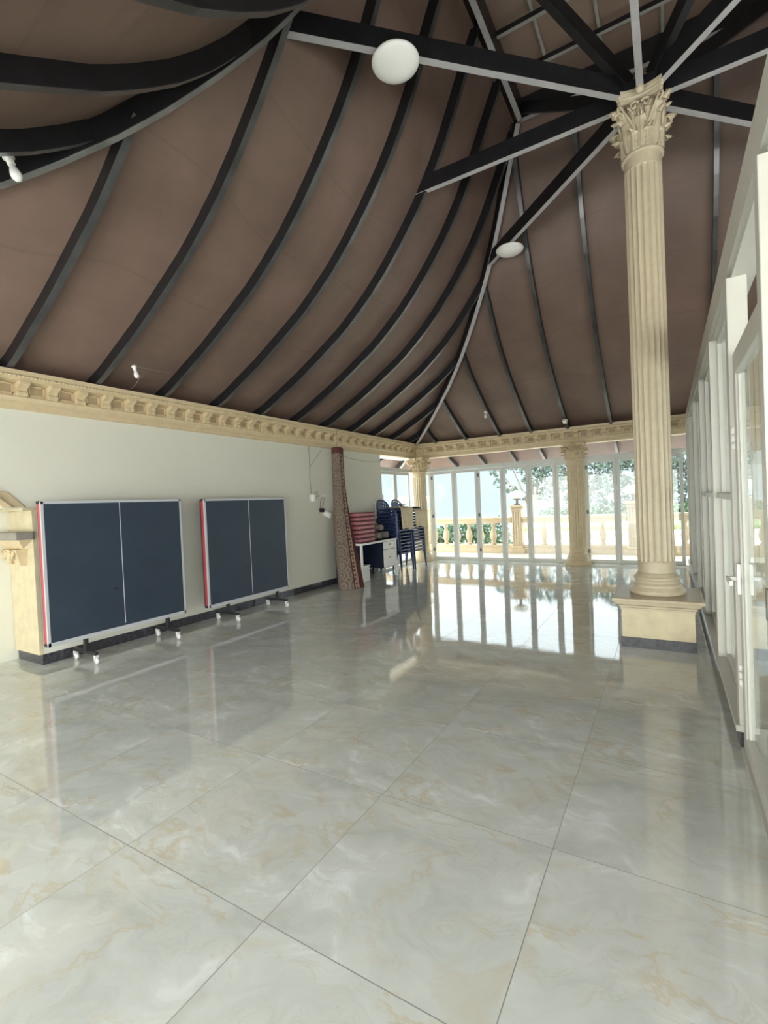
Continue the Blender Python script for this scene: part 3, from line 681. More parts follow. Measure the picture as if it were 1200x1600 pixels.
# ------------------------------------------------------------------ table tennis tables
def tt_table(X, y0, y1, z0, z1, legs, label):
    root = thing('table_tennis_table', label, 'table tennis table', (X - .1, (y0 + y1) / 2, 0), 'folded table tennis tables against the left wall')
    MB().box(X - .018, X, y0, y1, z0, z1).build('table_top', BLUE, root, bevel=.002)
    w = .022; e = X + .0015
    mb = MB(); mb.box(X - .02, e, y0 - .002, y0 + w, z0, z1); mb.box(X - .02, e, y1 - w, y1 + .002, z0, z1); mb.box(X - .02, e, y0, y1, z1 - w, z1 + .002); mb.box(X - .02, e, y0, y1, z0 - .002, z0 + .035)
    mb.build('edge_trim', EDGE, root)
    yc = (y0 + y1) / 2
    MB().box(X, X + .0012, yc - .0035, yc + .0035, z0 + .06, z1 - w).build('centre_line', LINE, root)
    mb = MB(); t_ = .02
    for (a, b_, c, d) in ((y0 + .002, y0 + .03, z0 + .03, z1 - .02), (y1 - .03, y1 - .002, z0 + .03, z1 - .02), (y0, y1, z1 - .05, z1 - .02), (y0, y1, z0 + .03, z0 + .06)): mb.box(X - .07, X - .018, a, b_, c, d)
    mb.build('red_apron', RED, root)
    MB().box(X - .10, X - .082, y0 + .01, y1 - .01, z0 + .01, z1 - .01).build('rear_table_top', BLUE, root, bevel=.002)
    for (yy, zz) in ((y0 - .004, z1 - .02), (y1 - .01, z1 - .02), (y0 - .004, z0 + .0), (y1 - .01, z0 + .0)): MB().box(X - .075, X - .018, yy, yy + .014, zz, zz + .025).build('corner_cap', DARKM, root)
    for ly in legs:
        xf, xb = X + .14, X - .27
        mb = MB().box(X - .065, X - .03, ly - .018, ly + .018, .10, z0 + .2); mb.box(xb, xf, ly - .016, ly + .016, .085, .115); lg = mb.build('leg', DARKM, root, bevel=.003)
        for cx in (xb + .02, xf - .02):
            mb = MB().tube([(cx + .012, ly - .012, .032), (cx + .012, ly + .012, .032)], .032, 16); mb.box(cx - .008, cx + .018, ly - .018, ly + .018, .045, .085); mb.tube([(cx, ly, .07), (cx, ly, .095)], .012, 8)
            mb.build('caster', CASTER, lg)
    mb = MB().box(X, X + .0015, yc - .10, yc - .06, z0 + .42, z0 + .44); mb.build('scuff_mark', DARKM, root)
    return root
tt_table(-4.88, 2.125, 3.57, .24, 1.572, (2.47, 3.36), 'dark blue folded table tennis table with red side edge, nearest at left')
tt_table(-4.85, 3.875, 5.30, .23, 1.565, (4.20, 5.10), 'dark blue folded table tennis table, farther one in the middle of the wall')

# ------------------------------------------------------------------ rolled carpet leaning on the wall
def carpet():
    root = thing('rolled_carpet', 'tall patterned carpet roll leaning upright against the left wall under the cornice', 'carpet', (-4.68, 6.68, 0))
    B0, B1 = Vector((-4.72, 6.62, 0)), Vector((-5.10, 7.00, 2.44))
    ax = (B1 - B0).normalized(); sx = Vector((.35, 1, 0)); sx = (sx - ax * sx.dot(ax)).normalized(); sy = ax.cross(sx)
    def spiral(t, q):
        """q 0..1 around the sheet, t 0..1 up the roll"""
        turns = 1.9; ang = (q - 1) * turns * 2 * PI + .15
        r = (.150 - .042 * t) * (.62 + .38 * min(1, q / .8)) + .004
        fl = max(0, 1 - t * 1.25) ** 1.3
        r += .10 * fl * max(0, q - .60) / .4
        if q > .90: r += (q - .90) / .10 * .10 * fl
        return r * cos(ang) * (1 + .05 * sin(t * 7)), r * sin(ang) * .80
    NU, NT = 90, 24
    for nm, th, mat in (('pile', 0, CARPET), ('backing', .007, MAROON)):
        mb = MB(); vs = []; uv = []; fs = []
        for j in range(NT + 1):
            t_ = j / NT; c = B0 + (B1 - B0) * t_ + Vector((-.05 * sin(t_ * PI), .02 * sin(t_ * PI), 0))
            for i in range(NU + 1):
                a, b_ = spiral(t_, i / NU); 
                L_ = math.hypot(a, b_) or 1
                a -= th * a / L_; b_ -= th * b_ / L_
                p = c + sx * a + sy * b_
                if j == 0: p.z = .004
                vs.append(p); uv.append((i / NU * 1.9, t_ * 2.45))
        for j in range(NT):
            for i in range(NU):
                a = j * (NU + 1) + i; fs.append((a, a + 1, a + NU + 2, a + NU + 1))
        mb.add(vs, fs, True); mb.uv = uv; mb.build(nm, mat, root)
carpet()

# ------------------------------------------------------------------ desk and what is on it
t = thing('office_desk', 'navy steel desk with pale edges and drawers against the left wall', 'desk', (-4.9, 7.5, 0))
X0, X1, Y0, Y1 = -5.19, -4.62, 6.93, 8.17
MB().box(X0, X1, Y0, Y1, .70, .725).build('desk_top', NAVYM, t)
mb = MB().box(X1 - .004, X1 + .012, Y0 - .01, Y1 + .01, .695, .730); mb.box(X0, X1, Y0 - .012, Y0 - .0, .695, .730); mb.build('top_edge', WHITE2, t)
for yy in (Y0, Y1 - .035):
    for xx in (X0, X1 - .035): MB().box(xx, xx + .035, yy, yy + .035, 0, .70).build('leg', WHITE2 if xx > -4.9 else NAVYM, t)
MB().box(X0 + .035, X1 - .035, Y0 + .005, Y0 + .02, .06, .70).build('side_panel', NAVYM, t)
MB().box(X0 + .02, X0 + .035, Y0 + .035, Y1 - .035, .17, .70).build('back_panel', NAVYM, t)
MB().box(X0 + .04, X1 - .02, Y1 - .48, Y1 - .04, .20, .695).build('drawer_case', NAVYM, t)
for (z0, z1) in ((.545, .685), (.205, .535)):
    d = MB().box(X1 - .02, X1 - .004, Y1 - .475, Y1 - .045, z0, z1).build('drawer', WHITE2, t, bevel=.003)
    MB().box(X1 - .004, X1 + .008, Y1 - .29, Y1 - .24, (z0 + z1) / 2 + .01, (z0 + z1) / 2 + .025).build('handle', HINGE, d)
names = ['lowest, resting on the desk', 'second up from the desk', 'third up from the desk', 'fourth up, middle of the stack', 'third down from the top of the stack', 'second down from the top of the stack', 'topmost of its stack']
for k in range(7):
    z = .7255 + k * .078
    c = thing('seat_cushion', 'dusty red square seat cushion on the desk, ' + names[k], 'cushion', (-4.93, 7.33, z), 'red cushions stacked on the desk')
    dx = random.uniform(-.008, .008)
    MB().box(-5.14 + dx, -4.74 + dx, 7.08, 7.60, z + .010, z + .066).build('cover', PINK, c, bevel=.02)
    mb = MB().box(-5.135 + dx, -4.735 + dx, 7.075, 7.605, z, z + .012); mb.box(-5.135 + dx, -4.735 + dx, 7.075, 7.605, z + .064, z + .074); mb.build('piping', PIPE, c, bevel=.004)
def blanket(y0, y1, x, z, r, lab, a0):
    mb = MB(); n = 26; vs = []; fs = []
    sec = []
    for i in range(70):
        q = i / 69; an = a0 - q * 2 * PI * 2.6; rr = r * (.18 + .82 * q); sec.append((rr * cos(an), rr * sin(an) * .86))
    for j in range(9):
        u = j / 8; yy = x * 0 + y0 + (y1 - y0) * u; wob = 1 + .05 * sin(j * 2.1)
        for (a, b_) in sec: vs.append((x + a * wob, yy + .01 * sin(a * 60), z + b_ * wob))
    m = len(sec)
    for j in range(8):
        for i in range(m - 1): fs.append((j * m + i, j * m + i + 1, (j + 1) * m + i + 1, (j + 1) * m + i))
    mb.add(vs, fs, True); o = mb.build('rolled_blanket', BLANKET); md = o.modifiers.new('s', 'SOLIDIFY'); md.thickness = .012; md.offset = -1
    # turn its axis: rolls lie across the desk pointing to the room
    return tag(o, lab, 'blanket', 'grey blankets rolled on the desk')
def blanket_x(x0, x1, yc, z, r, lab, a0):
    o = blanket(0, x1 - x0, 0, 0, r, lab, a0); o.rotation_euler = (0, 0, -PI / 2 + .35); o.location = (x0, yc, z); return o
blanket_x(-5.10, -4.72, 7.70, .725 + .085, .083, 'grey blanket roll on the desk, lower left beside the red cushions', 1.0)
blanket_x(-5.10, -4.70, 7.90, .725 + .085, .083, 'grey blanket roll on the desk, lower right with its end showing', 2.2)
blanket_x(-5.10, -4.74, 7.79, .725 + .232, .080, 'grey blanket roll on the desk, uppermost of the three', .4)
t = thing('storage_box', 'white storage box on the floor under the desk', 'box', (-4.95, 7.3, 0))
MB().box(-5.10, -4.78, 7.08, 7.42, 0, .27).build('box_body', WHITE2, t, bevel=.012); MB().box(-5.11, -4.77, 7.07, 7.43, .27, .30).build('lid', WHITE2, t, bevel=.008)
t = thing('daylight_panel', 'white panel with a grey band standing in for daylight at the wall end', 'panel', (-5.22, 8.58, 0))  # white board added in place of daylight beyond the wall end
MB().box(-5.245, -5.215, 8.44, 8.72, 0, 1.46).build('panel_board', WHITE2, t, bevel=.004); MB().box(-5.246, -5.21, 8.43, 8.725, 1.02, 1.10).build('grey_band', HINGE, t)

# ------------------------------------------------------------------ stacked plastic armchairs
def make_chair(label, loc, group):
    """faces +X; origin on the floor in the middle of the chair"""
    root = thing('plastic_armchair', label, 'chair', loc, group); ox, oy, oz = loc
    def put(mb, nm): mb.v = [(x + ox, y2 + oy, z + oz) for x, y2, z in mb.v]; return mb.build(nm, NAVY, root)
    mb = MB()                                # seat: sagging sheet with a turned-down front lip
    vs = []; fs = []; nx, ny = 10, 8
    for sgn in (0, 1):
        for i in range(nx + 1):
            u = i / nx
            for j in range(ny + 1):
                v = j / ny * 2 - 1; x = -.21 + .43 * u; z = .405 - .018 * (1 - v * v) * sin(u * PI) - .02 * (1 - u)
                if u > .9: z -= .026 * (u - .9) * 10
                vs.append((x, v * (.225 + .02 * u), z - .006 * sgn))
    q = (nx + 1) * (ny + 1)
    for i in range(nx):
        for j in range(ny):
            a = i * (ny + 1) + j; fs.append((a, a + 1, a + ny + 2, a + ny + 1)); fs.append((q + a, q + a + ny + 1, q + a + ny + 2, q + a + 1))
    mb.add(vs, fs, True); mb.box(.212, .225, -.235, .235, .378, .402); mb.box(-.2, .215, -.246, -.238, .372, .40); mb.box(-.2, .215, .238, .246, .372, .40)
    put(mb, 'seat')
    mb = MB()                                # back: arched rim and upright slats
    def bk(v, h): return Vector((-.205 - .10 * h - .03 * (1 - v * v) * 1, v * (.235 + .01 * h), .40 + .44 * h))
    rim = []
    for i in range(25):
        a = PI * i / 24; v = cos(a); hh = .45 + .52 * sin(a) ** .8; rim.append(bk(v * .98, hh))
    rim = [bk(.98, 0), bk(.98, .25)] + rim + [bk(-.98, .25), bk(-.98, 0)]
    mb.tube(rim, .017, 8)
    for k in range(7):
        v = -.72 + k * .24; top = .45 + .52 * math.sqrt(max(0, 1 - v * v)) ** .8
        for e_ in range(4):
            h0, h1 = top * e_ / 4, top * (e_ + 1) / 4
            a, b_ = bk(v, h0), bk(v, h1); w_ = .013
            mb.hexa([a + Vector((0, -w_, 0)), a + Vector((0, w_, 0)), a + Vector((-.008, -w_, 0)), a + Vector((-.008, w_, 0)), b_ + Vector((0, -w_, 0)), b_ + Vector((0, w_, 0)), b_ + Vector((-.008, -w_, 0)), b_ + Vector((-.008, w_, 0))])
    put(mb, 'backrest')
    for s in (-1, 1):
        mb = MB(); pts = [(-.27, s * .245, .60), (-.18, s * .265, .625), (-.02, s * .275, .63), (.10, s * .27, .625), (.16, s * .262, .60), (.175, s * .255, .55), (.19, s * .25, .47), (.205, s * .245, .40)]
        mb.tube(pts, [.02, .024, .026, .026, .024, .021, .02, .02], 8); put(mb, 'armrest')
        mb = MB(); mb.tube([(.205, s * .24, .40), (.235, s * .262, 0)], [.028, .016], 8); put(mb, 'leg')
        mb = MB(); mb.tube([(-.20, s * .228, .40), (-.262, s * .255, 0)], [.028, .016], 8); put(mb, 'leg')
    return root
words = ['lowest on the floor', 'second up', 'third up', 'fourth up', 'fifth up', 'sixth up', 'seventh up', 'just under the cloth', 'second under the cloth', 'just below the top one', 'topmost of its stack']
proto = None
for s_i, (yy, where) in enumerate(((8.60, 'nearer stack beside the desk'), (9.20, 'farther stack beside the corner column'))):
    for k in range(11):
        lab = 'navy plastic armchair, ' + words[k] + ', ' + where; g = 'plastic armchairs in the ' + where
        loc = (-4.85 - .002 * k, yy, .066 * k)
        if proto is None: proto = make_chair(lab, loc, g)
        else: r = dup(proto, loc, lab); r['group'] = g
def cloth(yc, lab, x, w, ztop, zbot):
    mb = MB(); vs = []; fs = []; nu, nv = 20, 16
    for j in range(nv + 1):
        v = j / nv
        for i in range(nu + 1):
            u = i / nu * 2 - 1
            if v < .35: q = v / .35; px_ = x - .30 + .30 * q; pz = ztop + .01 * sin(u * 5)
            else:
                q = (v - .35) / .65; px_ = x + .012 + .02 * q + .012 * sin(u * 9 + q * 2) * q; pz = ztop - (ztop - zbot) * q - .02 * sin(u * 3) * q
            vs.append((px_, yc + u * w / 2 * (1 - .06 * v), pz))
    for j in range(nv):
        for i in range(nu): a = j * (nu + 1) + i; fs.append((a, a + 1, a + nu + 2, a + nu + 1))
    mb.add(vs, fs, True); o = mb.build('folded_cloth', CLOTH); md = o.modifiers.new('s', 'SOLIDIFY'); md.thickness = .012; md.offset = 1
    return tag(o, lab, 'cloth', 'beige cloths over the chair stacks')
cloth(8.60, 'beige cloth draped over the front of the nearer chair stack', -4.60, .50, 1.315, .875)
cloth(9.20, 'beige cloth draped over the front of the farther chair stack', -4.60, .50, 1.25, .885)

# ------------------------------------------------------------------ lamps, bulbs, camera dome, wires
def disc_lamp(x, y2, z, r, lab):
    t = thing('ceiling_lamp', lab, 'lamp', (x, y2, z), 'round opal lamps under the roof beams')
    MB().lathe([(0, z), (r * .5, z), (r * .5, z - .012), (0, z - .012)], x, y2, 24).build('mount', WHITE2, t)
    MB().lathe([(r * .86, z - .012), (r * .98, z - .018), (r, z - .028), (r * .97, z - .04), (r * .86, z - .06), (r * .6, z - .082), (r * .3, z - .092), (0.001, z - .095)], x, y2, 40).build('diffuser', DOME, t)
disc_lamp(-1.80, 3.52, 5.02, .195, 'large round white lamp under the long beam at top centre')
disc_lamp(-1.86, 6.99, 5.02, .195, 'round white lamp on the beam toward the far corner, lower and smaller looking')
def bulb(p, d, s, lab, wires, extra=None):
    p = Vector(p); d = Vector(d).normalized(); rot = Vector((0, 0, 1)).rotation_difference(d).to_matrix()
    t = thing('light_bulb', lab, 'bulb', p, 'bare white bulbs')
    MB().lathe([(0, -.01 * s), (.03 * s, -.01 * s), (.034 * s, .01 * s), (.022 * s, .018 * s), (.022 * s, .05 * s), (0, .05 * s)], p.x, p.y, 16, p.z, rot).build('lamp_holder', WHITE2, t)
    MB().lathe([(.014 * s, .045 * s), (.016 * s, .06 * s), (.026 * s, .085 * s), (.032 * s, .11 * s), (.030 * s, .13 * s), (.018 * s, .148 * s), (.001, .152 * s)], p.x, p.y, 20, p.z, rot).build('bulb_glass', DOME, t)
    for w in wires: MB().tube(w, .003 * s, 5).build('wire', WIRE, t)
bulb((-3.44, 1.43, 3.66), (.25, .25, -1), 1.0, 'bare white bulb on the roof at the upper left picture edge', [])
bulb((-4.70, 2.975, 2.945), (.15, .15, -1), .8, 'bare white bulb with loose wires above the first table tennis table', [[(-4.70, 2.975, 2.95), (-4.71, 3.15, 2.955), (-4.72, 3.40, 2.97)], [(-4.70, 2.99, 2.93), (-4.74, 3.06, 2.86), (-4.92, 3.12, 2.82), (-5.05, 3.14, 2.80)], [(-4.70, 2.98, 2.92), (-4.70, 3.08, 2.91), (-4.71, 3.07, 2.85), (-4.70, 3.0, 2.86)]])
bulb((-3.10, 9.36, 3.13 + .03), (.1, -.5, -1), .95, 'tiny white bulb on the third far rafter from the corner', [[(-3.10, 9.36, 3.16), (-3.07, 9.42, 3.12)]])
t = thing('camera_dome', 'small white dome camera above the short far column', 'camera', (-1.69, 9.9, 2.87))
p = (-1.69, 9.90)
MB().lathe([(0, 2.900), (.05, 2.900), (.052, 2.868), (.048, 2.858), (0, 2.858)], *p, 20).build('camera_base', WHITE2, t)
MB().lathe([(.046, 2.858), (.043, 2.835), (.03, 2.815), (.001, 2.808)], *p, 20).build('camera_shell', WHITE2, t)
MB().lathe([(.024, 2.818), (.020, 2.806), (.001, 2.802)], p[0], p[1] - .008, 12).build('lens', DARKGL, t)
MB().tube([(p[0], p[1], 2.900), (p[0] + .005, p[1] + .22, 2.80)], .003, 5).build('cable', WIRE, t)
t = thing('hanging_switch', 'round white holder hanging on a grey cord on the left wall', 'switch', (-5.22, 6.4, 1.5))
MB().lathe([(.0, 1.50), (.05, 1.50), (.056, 1.51), (.056, 1.60), (.05, 1.62), (.02, 1.63), (0, 1.63)], -5.19, 6.36, 20).build('holder_body', WHITE2, t)
MB().tube([(-5.22, 6.37, 1.63), (-5.24, 6.37, 1.9), (-5.235, 6.38, 2.2), (-5.235, 6.37, 2.45)], .0045, 6).build('cord', WIRE, t)
MB().tube([(-5.20, 6.40, 1.63), (-5.2, 6.5, 1.68), (-5.21, 6.56, 1.60), (-5.22, 6.48, 1.56)], .004, 5).build('cord_loop', WIRE, t)
MB().tube([(-5.235, 6.38, 2.10), (-5.235, 6.6, 2.3), (-5.235, 6.75, 2.44)], .003, 5).build('branch_wire', WIRE, t)
t = thing('wall_light', 'small grey wall light with loose wires low beside the carpet roll', 'light', (-5.2, 6.75, 1.3))
b = MB(); b.tube([(-5.23, 6.70, 1.30), (-5.14, 6.78, 1.24)], [.045, .06], 14); b.build('lamp_head', WHITE2, t)
MB().box(-5.245, -5.215, 6.60, 6.70, 1.31, 1.38).build('bracket', DARKM, t)
MB().tube([(-5.235, 6.68, 1.38), (-5.235, 6.74, 1.55), (-5.235, 6.78, 1.60)], .004, 5).build('wire', WIRE, t)
MB().tube([(-5.235, 6.60, 1.31), (-5.235, 6.62, 1.50), (-5.235, 6.70, 1.58)], .004, 5).build('wire', WIRE, t)
MB().box(-5.248, -5.22, 6.62, 6.80, 1.58, 1.63).build('junction_box', WHITE2, t)
o = MB().tube([(-5.243, 7.30, 2.36), (-5.243, 7.6, 2.31), (-5.243, 8.1, 2.28), (-5.243, 8.5, 2.29), (-5.243, 8.72, 2.32)], .004, 5).build('wall_cable', WIRE)
tag(o, 'thin cable sagging along the wall right of the carpet roll', 'cable')
o = MB().tube([(-5.06, 6.95, 2.80), (-5.06, 6.95, 2.46)], .005, 5).build('cornice_cable', WIRE); tag(o, 'thin cable running down the left cornice above the carpet roll', 'cable')

# ------------------------------------------------------------------ outside: terrace, balustrade, lamps, trees
struct(MB().box(-9.5, 7, YD + .23, 12.75, -.08, -.02).build('floor_terrace', TERR), 'sunlit terrace floor outside the far doors')
struct(MB().box(-9.5, -6.6, -3, YD + .23, -.08, -.02).build('floor_side_terrace', TERR))
YB = 12.4
def bal_post(x, y2, label):
    t = thing('balustrade_post', label, 'post', (x, y2, 0), 'fluted balustrade posts')
    MB().box(x - .19, x + .19, y2 - .19, y2 + .19, -.02, .10).build('post_base', STONE, t, bevel=.01); MB().box(x - .155, x + .155, y2 - .155, y2 + .155, .10, .17).build('base_moulding', STONE, t, bevel=.015)
    mb = MB().box(x - .12, x + .12, y2 - .12, y2 + .12, .17, 1.10)
    for k in range(4): mb.box(x - .115 + k * .062, x - .081 + k * .062, y2 - .135, y2 - .12, .2, 1.06)
    mb.build('shaft', STONE, t, bevel=.005)
    mb = MB().box(x - .145, x + .145, y2 - .145, y2 + .145, 1.10, 1.14); mb.box(x - .18, x + .18, y2 - .18, y2 + .18, 1.16, 1.22); mb.box(x - .13, x + .13, y2 - .13, y2 + .13, 1.14, 1.16); mb.build('cap', STONE, t, bevel=.01)
    return t
def mush(x, y2, label):
    z = 1.22; t = thing('mushroom_lamp', label, 'lamp', (x, y2, z), 'mushroom lamps on the balustrade posts')
    MB().lathe([(0, z), (.09, z), (.09, z + .03), (.035, z + .045), (.03, z + .12), (.10, z + .15), (.10, z + .165), (0, z + .165)], x, y2, 20).build('stem', HINGE, t)
    MB().lathe([(.05, z + .16), (.14, z + .17), (.205, z + .21), (.215, z + .25), (.195, z + .30), (.14, z + .345), (.07, z + .365), (.001, z + .37)], x, y2, 28).build('globe', DOME, t)
    return t
pl = [(-6.72, 'left of the corner column, seen through the side window'), (-6.05, 'just right of the corner column'), (-3.37, 'in the middle of the far doors'), (-.70, 'half hidden left of the tall column'), (1.98, 'right of the partition')]
bp = bal_post(-6.05, YB, 'cream fluted balustrade post, ' + pl[1][1]); ml = mush(-6.05, YB, 'white mushroom lamp on the post ' + pl[1][1])
for x, w in pl:
    if x == -6.05: continue
    dup(bp, (x, YB, 0), 'cream fluted balustrade post, ' + w); dup(ml, (x, YB, 1.22), 'white mushroom lamp on the post ' + w)
BPROF = [(.075, .20), (.075, .24), (.05, .25), (.05, .265), (.04, .27), (.055, .30), (.078, .35), (.088, .42), (.078, .50), (.055, .58), (.04, .64), (.036, .68), (.048, .69), (.048, .705), (.04, .71), (.065, .74), (.065, .76)]
def bay(x0, x1, label):
    t = thing('balustrade', label, 'balustrade', ((x0 + x1) / 2, YB, 0), 'balustrade bays between the posts')
    mb = MB().box(x0, x1, YB - .10, YB + .10, .76, .86); mb.box(x0, x1, YB - .13, YB + .13, .86, .92); mb.build('top_rail', STONE, t, bevel=.01)
    mb = MB().box(x0, x1, YB - .12, YB + .12, -.02, .12); mb.box(x0, x1, YB - .09, YB + .09, .12, .20); mb.build('bottom_rail', STONE, t, bevel=.01)
    n = max(1, round((x1 - x0) / .335)); st = (x1 - x0) / n; first = None
    for k in range(n):
        x = x0 + st * (k + .5)
        if first is None: first = MB().lathe(BPROF, x, YB, 16).build('baluster', STONE, t); fx_ = x
        else:
            c = first.copy(); COL.objects.link(c); c.parent = t; c.location = (x - fx_, 0, 0)
bay(-5.90, -3.52, 'stone balustrade bay seen through the left half of the far doors'); bay(-3.22, -.85, 'stone balustrade bay behind the short far column'); bay(-.55, 1.83, 'stone balustrade bay behind the tall column and the partition'); bay(-9.2, -6.88, 'stone balustrade bay seen through the left side window')
struct(MB().box(-30, 30, 12.75, 27, -1.05, -1.0).build('floor_ground', ROAD), 'pale ground beyond the terrace')
mb = MB(); mb.extrude([(-5.9, -1.0), (-5.1, -.19), (-4.4, .26), (9, .30), (9, -1.0)], lambda x, z: (x, 16.0, z), lambda x, z: (x, 16.25, z)); o = mb.build('boundary_wall', plain('white_render', (.85, .85, .85), .7)); tag(o, 'low white wall with a sloping left end beyond the balustrade', 'wall')
o = MB().box(-4.6, 12, 16.3, 19, -1.0, .40).build('grass_bank', GRASS); tag(o, 'strip of grass behind the low white wall', 'grass', kind='stuff')
def leafcloud(mb, cx, cy, cz, rx, ry, rz, n, s, hollow=.3):
    vs = []; fs = []
    for _ in range(n):
        while True:
            u = [random.uniform(-1, 1) for _ in range(3)]; q = u[0] ** 2 + u[1] ** 2 + u[2] ** 2
            if hollow < q < 1: break
        c = Vector((cx + u[0] * rx, cy + u[1] * ry, cz + u[2] * rz)); a = Vector([random.gauss(0, 1) for _ in range(3)]).normalized(); b_ = a.cross(Vector([random.gauss(0, 1) for _ in range(3)])).normalized(); k = s * random.uniform(.6, 1.3)
        m = len(vs); vs += [c - a * k, c + b_ * k * .45, c + a * k, c - b_ * k * .45]; fs.append((m, m + 1, m + 2, m + 3))
    mb.add(vs, fs)
def tree(x, y2, h, blobs, label, n=170, s=.13, z0=-1.0):
    t = thing('tree', label, 'tree', (x, y2, z0), 'trees beyond the balustrade')
    mb = MB(); mb.tube([(x, y2, z0), (x + .1, y2, z0 + h * .35), (x - .05, y2, z0 + h * .6)], [.16, .12, .09], 8)
    for (bx, by, bz, br) in blobs:
        m = Vector((x + (bx) * .35, y2 + by * .4, z0 + h * .5)); e = Vector((x + bx, y2 + by, bz)); mb.tube([(x, y2, z0 + h * .38), m, e], [.07, .045, .02], 6)
    mb.build('trunk', BARK, t)
    mb = MB()
    for (bx, by, bz, br) in blobs: leafcloud(mb, x + bx, y2 + by, bz, br, br, br * .8, int(n * br * br * 1.6), s)
    mb.build('foliage', LEAF, t)
tree(-5.3, 22, 5, [(-1.5, 0, 2.75, .42), (-1.0, .2, 3.05, .45), (-1.45, 0, 2.1, .30), (-.9, .1, 1.75, .28), (-.3, 0, 2.9, .55), (.5, .2, 2.9, .6), (.1, 0, 2.2, .5), (-.3, 0, 1.5, .3), (.9, 0, 2.3, .6), (.6, 0, 1.5, .4)], 'airy tree with open branches behind the middle balustrade post', n=420, s=.10)
tree(-3.3, 23, 5, [(-.9, 0, 2.9, .6), (-.1, .2, 3.0, .65), (.8, 0, 2.9, .65), (-.6, 0, 2.0, .6), (.3, 0, 2.0, .6), (1.0, 0, 2.0, .5), (-.4, 0, 1.2, .5), (.6, 0, 1.1, .5)], 'leafy tree just left of the short far column', n=380, s=.10)
tree(-1.0, 22, 5, [(-.9, 0, 2.8, .7), (0, .2, 2.8, .75), (.9, 0, 2.7, .7), (-.9, 0, 1.8, .65), (0, 0, 1.7, .7), (.8, 0, 1.7, .65), (-.7, 0, .95, .45), (.3, 0, .9, .5), (1.0, 0, 1.0, .4)], 'dense pale green tree between the short and the tall column', n=520, s=.10)
tree(1.3, 23, 5, [(-.9, 0, 2.7, .7), (0, .2, 3.0, .75), (.9, 0, 2.7, .7), (-.8, 0, 1.8, .65), (.2, 0, 1.8, .7), (-.6, 0, .95, .5), (.4, 0, .9, .5)], 'tree right of the tall column, seen by the partition', n=480, s=.10)
for k, (x0, x1, y2, z0, z1, w) in enumerate([(-9.5, -6.6, 15.2, -1.0, .55, 'behind the leftmost balusters'), (-6.6, -4.7, 15.5, -1.0, .85, 'left of the sloping white wall')]):
    t = thing('bush', 'green bush ' + w, 'bush', ((x0 + x1) / 2, y2, -1.0), 'bushes below the terrace'); mb = MB()
    x = x0
    while x < x1: leafcloud(mb, x, y2, (z0 + z1) / 2, .55, .5, (z1 - z0) / 2 * random.uniform(.8, 1.1), 420, .10, .2); x += .42
    mb.build('foliage', LEAF2, t); mb = MB(); mb.tube([((x0 + x1) / 2, y2, -1.0), ((x0 + x1) / 2, y2, z1 - .3)], .05, 6); mb.build('stem', BARK, t)
for k, (x0, x1, w) in enumerate([(-4.0, -1.6, 'left of the short far column'), (-1.2, 3.0, 'right of the short far column')]):
    t = thing('hedge', 'dark hedge above the low white wall, ' + w, 'hedge', ((x0 + x1) / 2, 19.6, .3), 'hedges above the low white wall'); mb = MB(); x = x0
    while x < x1: leafcloud(mb, x, 19.6, .62, .5, .35, .36, 300, .10, .1); x += .45
    mb.build('foliage', LEAF2, t); MB().tube([((x0 + x1) / 2, 19.6, -1), ((x0 + x1) / 2, 19.6, .7)], .05, 6).build('stem', BARK, t)
mb = MB(); n = 60; vs = []
for i in range(n + 1):
    a = -1.35 + 1.2 * i / n; R_ = 220; h = -4.5 + 1.6 * abs(sin(i * .21))
    vs += [(R_ * sin(a), R_ * cos(a), -14), (R_ * sin(a), R_ * cos(a), h), ((R_ + 60) * sin(a), (R_ + 60) * cos(a), h - 2)]
fs = []
for i in range(n): a = i * 3; fs += [(a, a + 3, a + 4, a + 1), (a + 1, a + 4, a + 5, a + 2)]
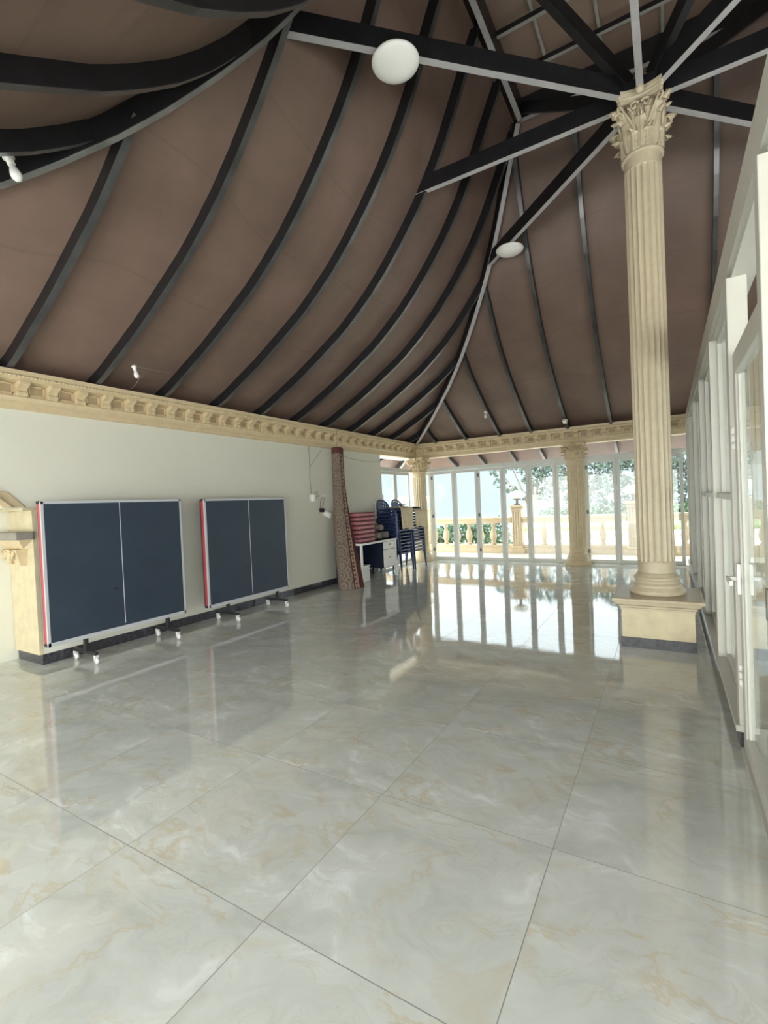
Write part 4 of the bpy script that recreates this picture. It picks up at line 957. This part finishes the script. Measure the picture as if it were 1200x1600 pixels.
mb.add(vs, fs, True); struct(mb.build('floor_distant_hills', HILL), 'faint hazy hills on the horizon')

# ------------------------------------------------------------------ light
w = D.worlds.new('sky'); bpy.context.scene.world = w; w.use_nodes = True; nt = w.node_tree; L = nt.links.new
bg = nt.nodes['Background']; tc = N(nt, 'ShaderNodeTexCoord'); sp = N(nt, 'ShaderNodeSeparateXYZ'); L(tc.outputs['Generated'], sp.inputs[0])
# hazy bright sky: pale blue ahead over the valley, extra white added behind and overhead to light the room
mr = N(nt, 'ShaderNodeMapRange', interpolation_type='SMOOTHSTEP', inp={'From Min': -.35, 'From Max': .55, 'To Min': 1, 'To Max': 0}); L(sp.outputs[1], mr.inputs[0])
mz = N(nt, 'ShaderNodeMapRange', interpolation_type='SMOOTHSTEP', inp={'From Min': .085, 'From Max': .20}); L(sp.outputs[2], mz.inputs[0])
cA = N(nt, 'ShaderNodeMix', data_type='RGBA'); L(mz.outputs[0], cA.inputs[0]); cA.inputs[6].default_value = (.82, .97, 1.1, 1); cA.inputs[7].default_value = (2.7, 2.95, 3.1, 1)
cB = N(nt, 'ShaderNodeMix', data_type='RGBA'); L(mr.outputs[0], cB.inputs[0]); L(cA.outputs[2], cB.inputs[6]); cB.inputs[7].default_value = (6.1, 6.25, 6.05, 1)
L(cB.outputs[2], bg.inputs[0]); bg.inputs[1].default_value = 1.0
sun = D.lights.new('sun', 'SUN'); sun.energy = 3.2; sun.angle = .03; sun.color = (1, .96, .88); so = D.objects.new('sun', sun); COL.objects.link(so)
dirv = Vector((.35, -.62, -1.0)); so.rotation_euler = dirv.to_track_quat('-Z', 'Y').to_euler()

sc = bpy.context.scene
sc.view_settings.view_transform = 'Standard'; sc.view_settings.look = 'None'; sc.view_settings.gamma = 1; sc.view_settings.exposure = .25; sc.view_settings.use_curve_mapping = False
try:
    sc.cycles.use_denoising = True; sc.cycles.max_bounces = 10; sc.cycles.diffuse_bounces = 6; sc.cycles.glossy_bounces = 5; sc.cycles.transparent_max_bounces = 12; sc.cycles.sample_clamp_indirect = 6
except Exception: pass
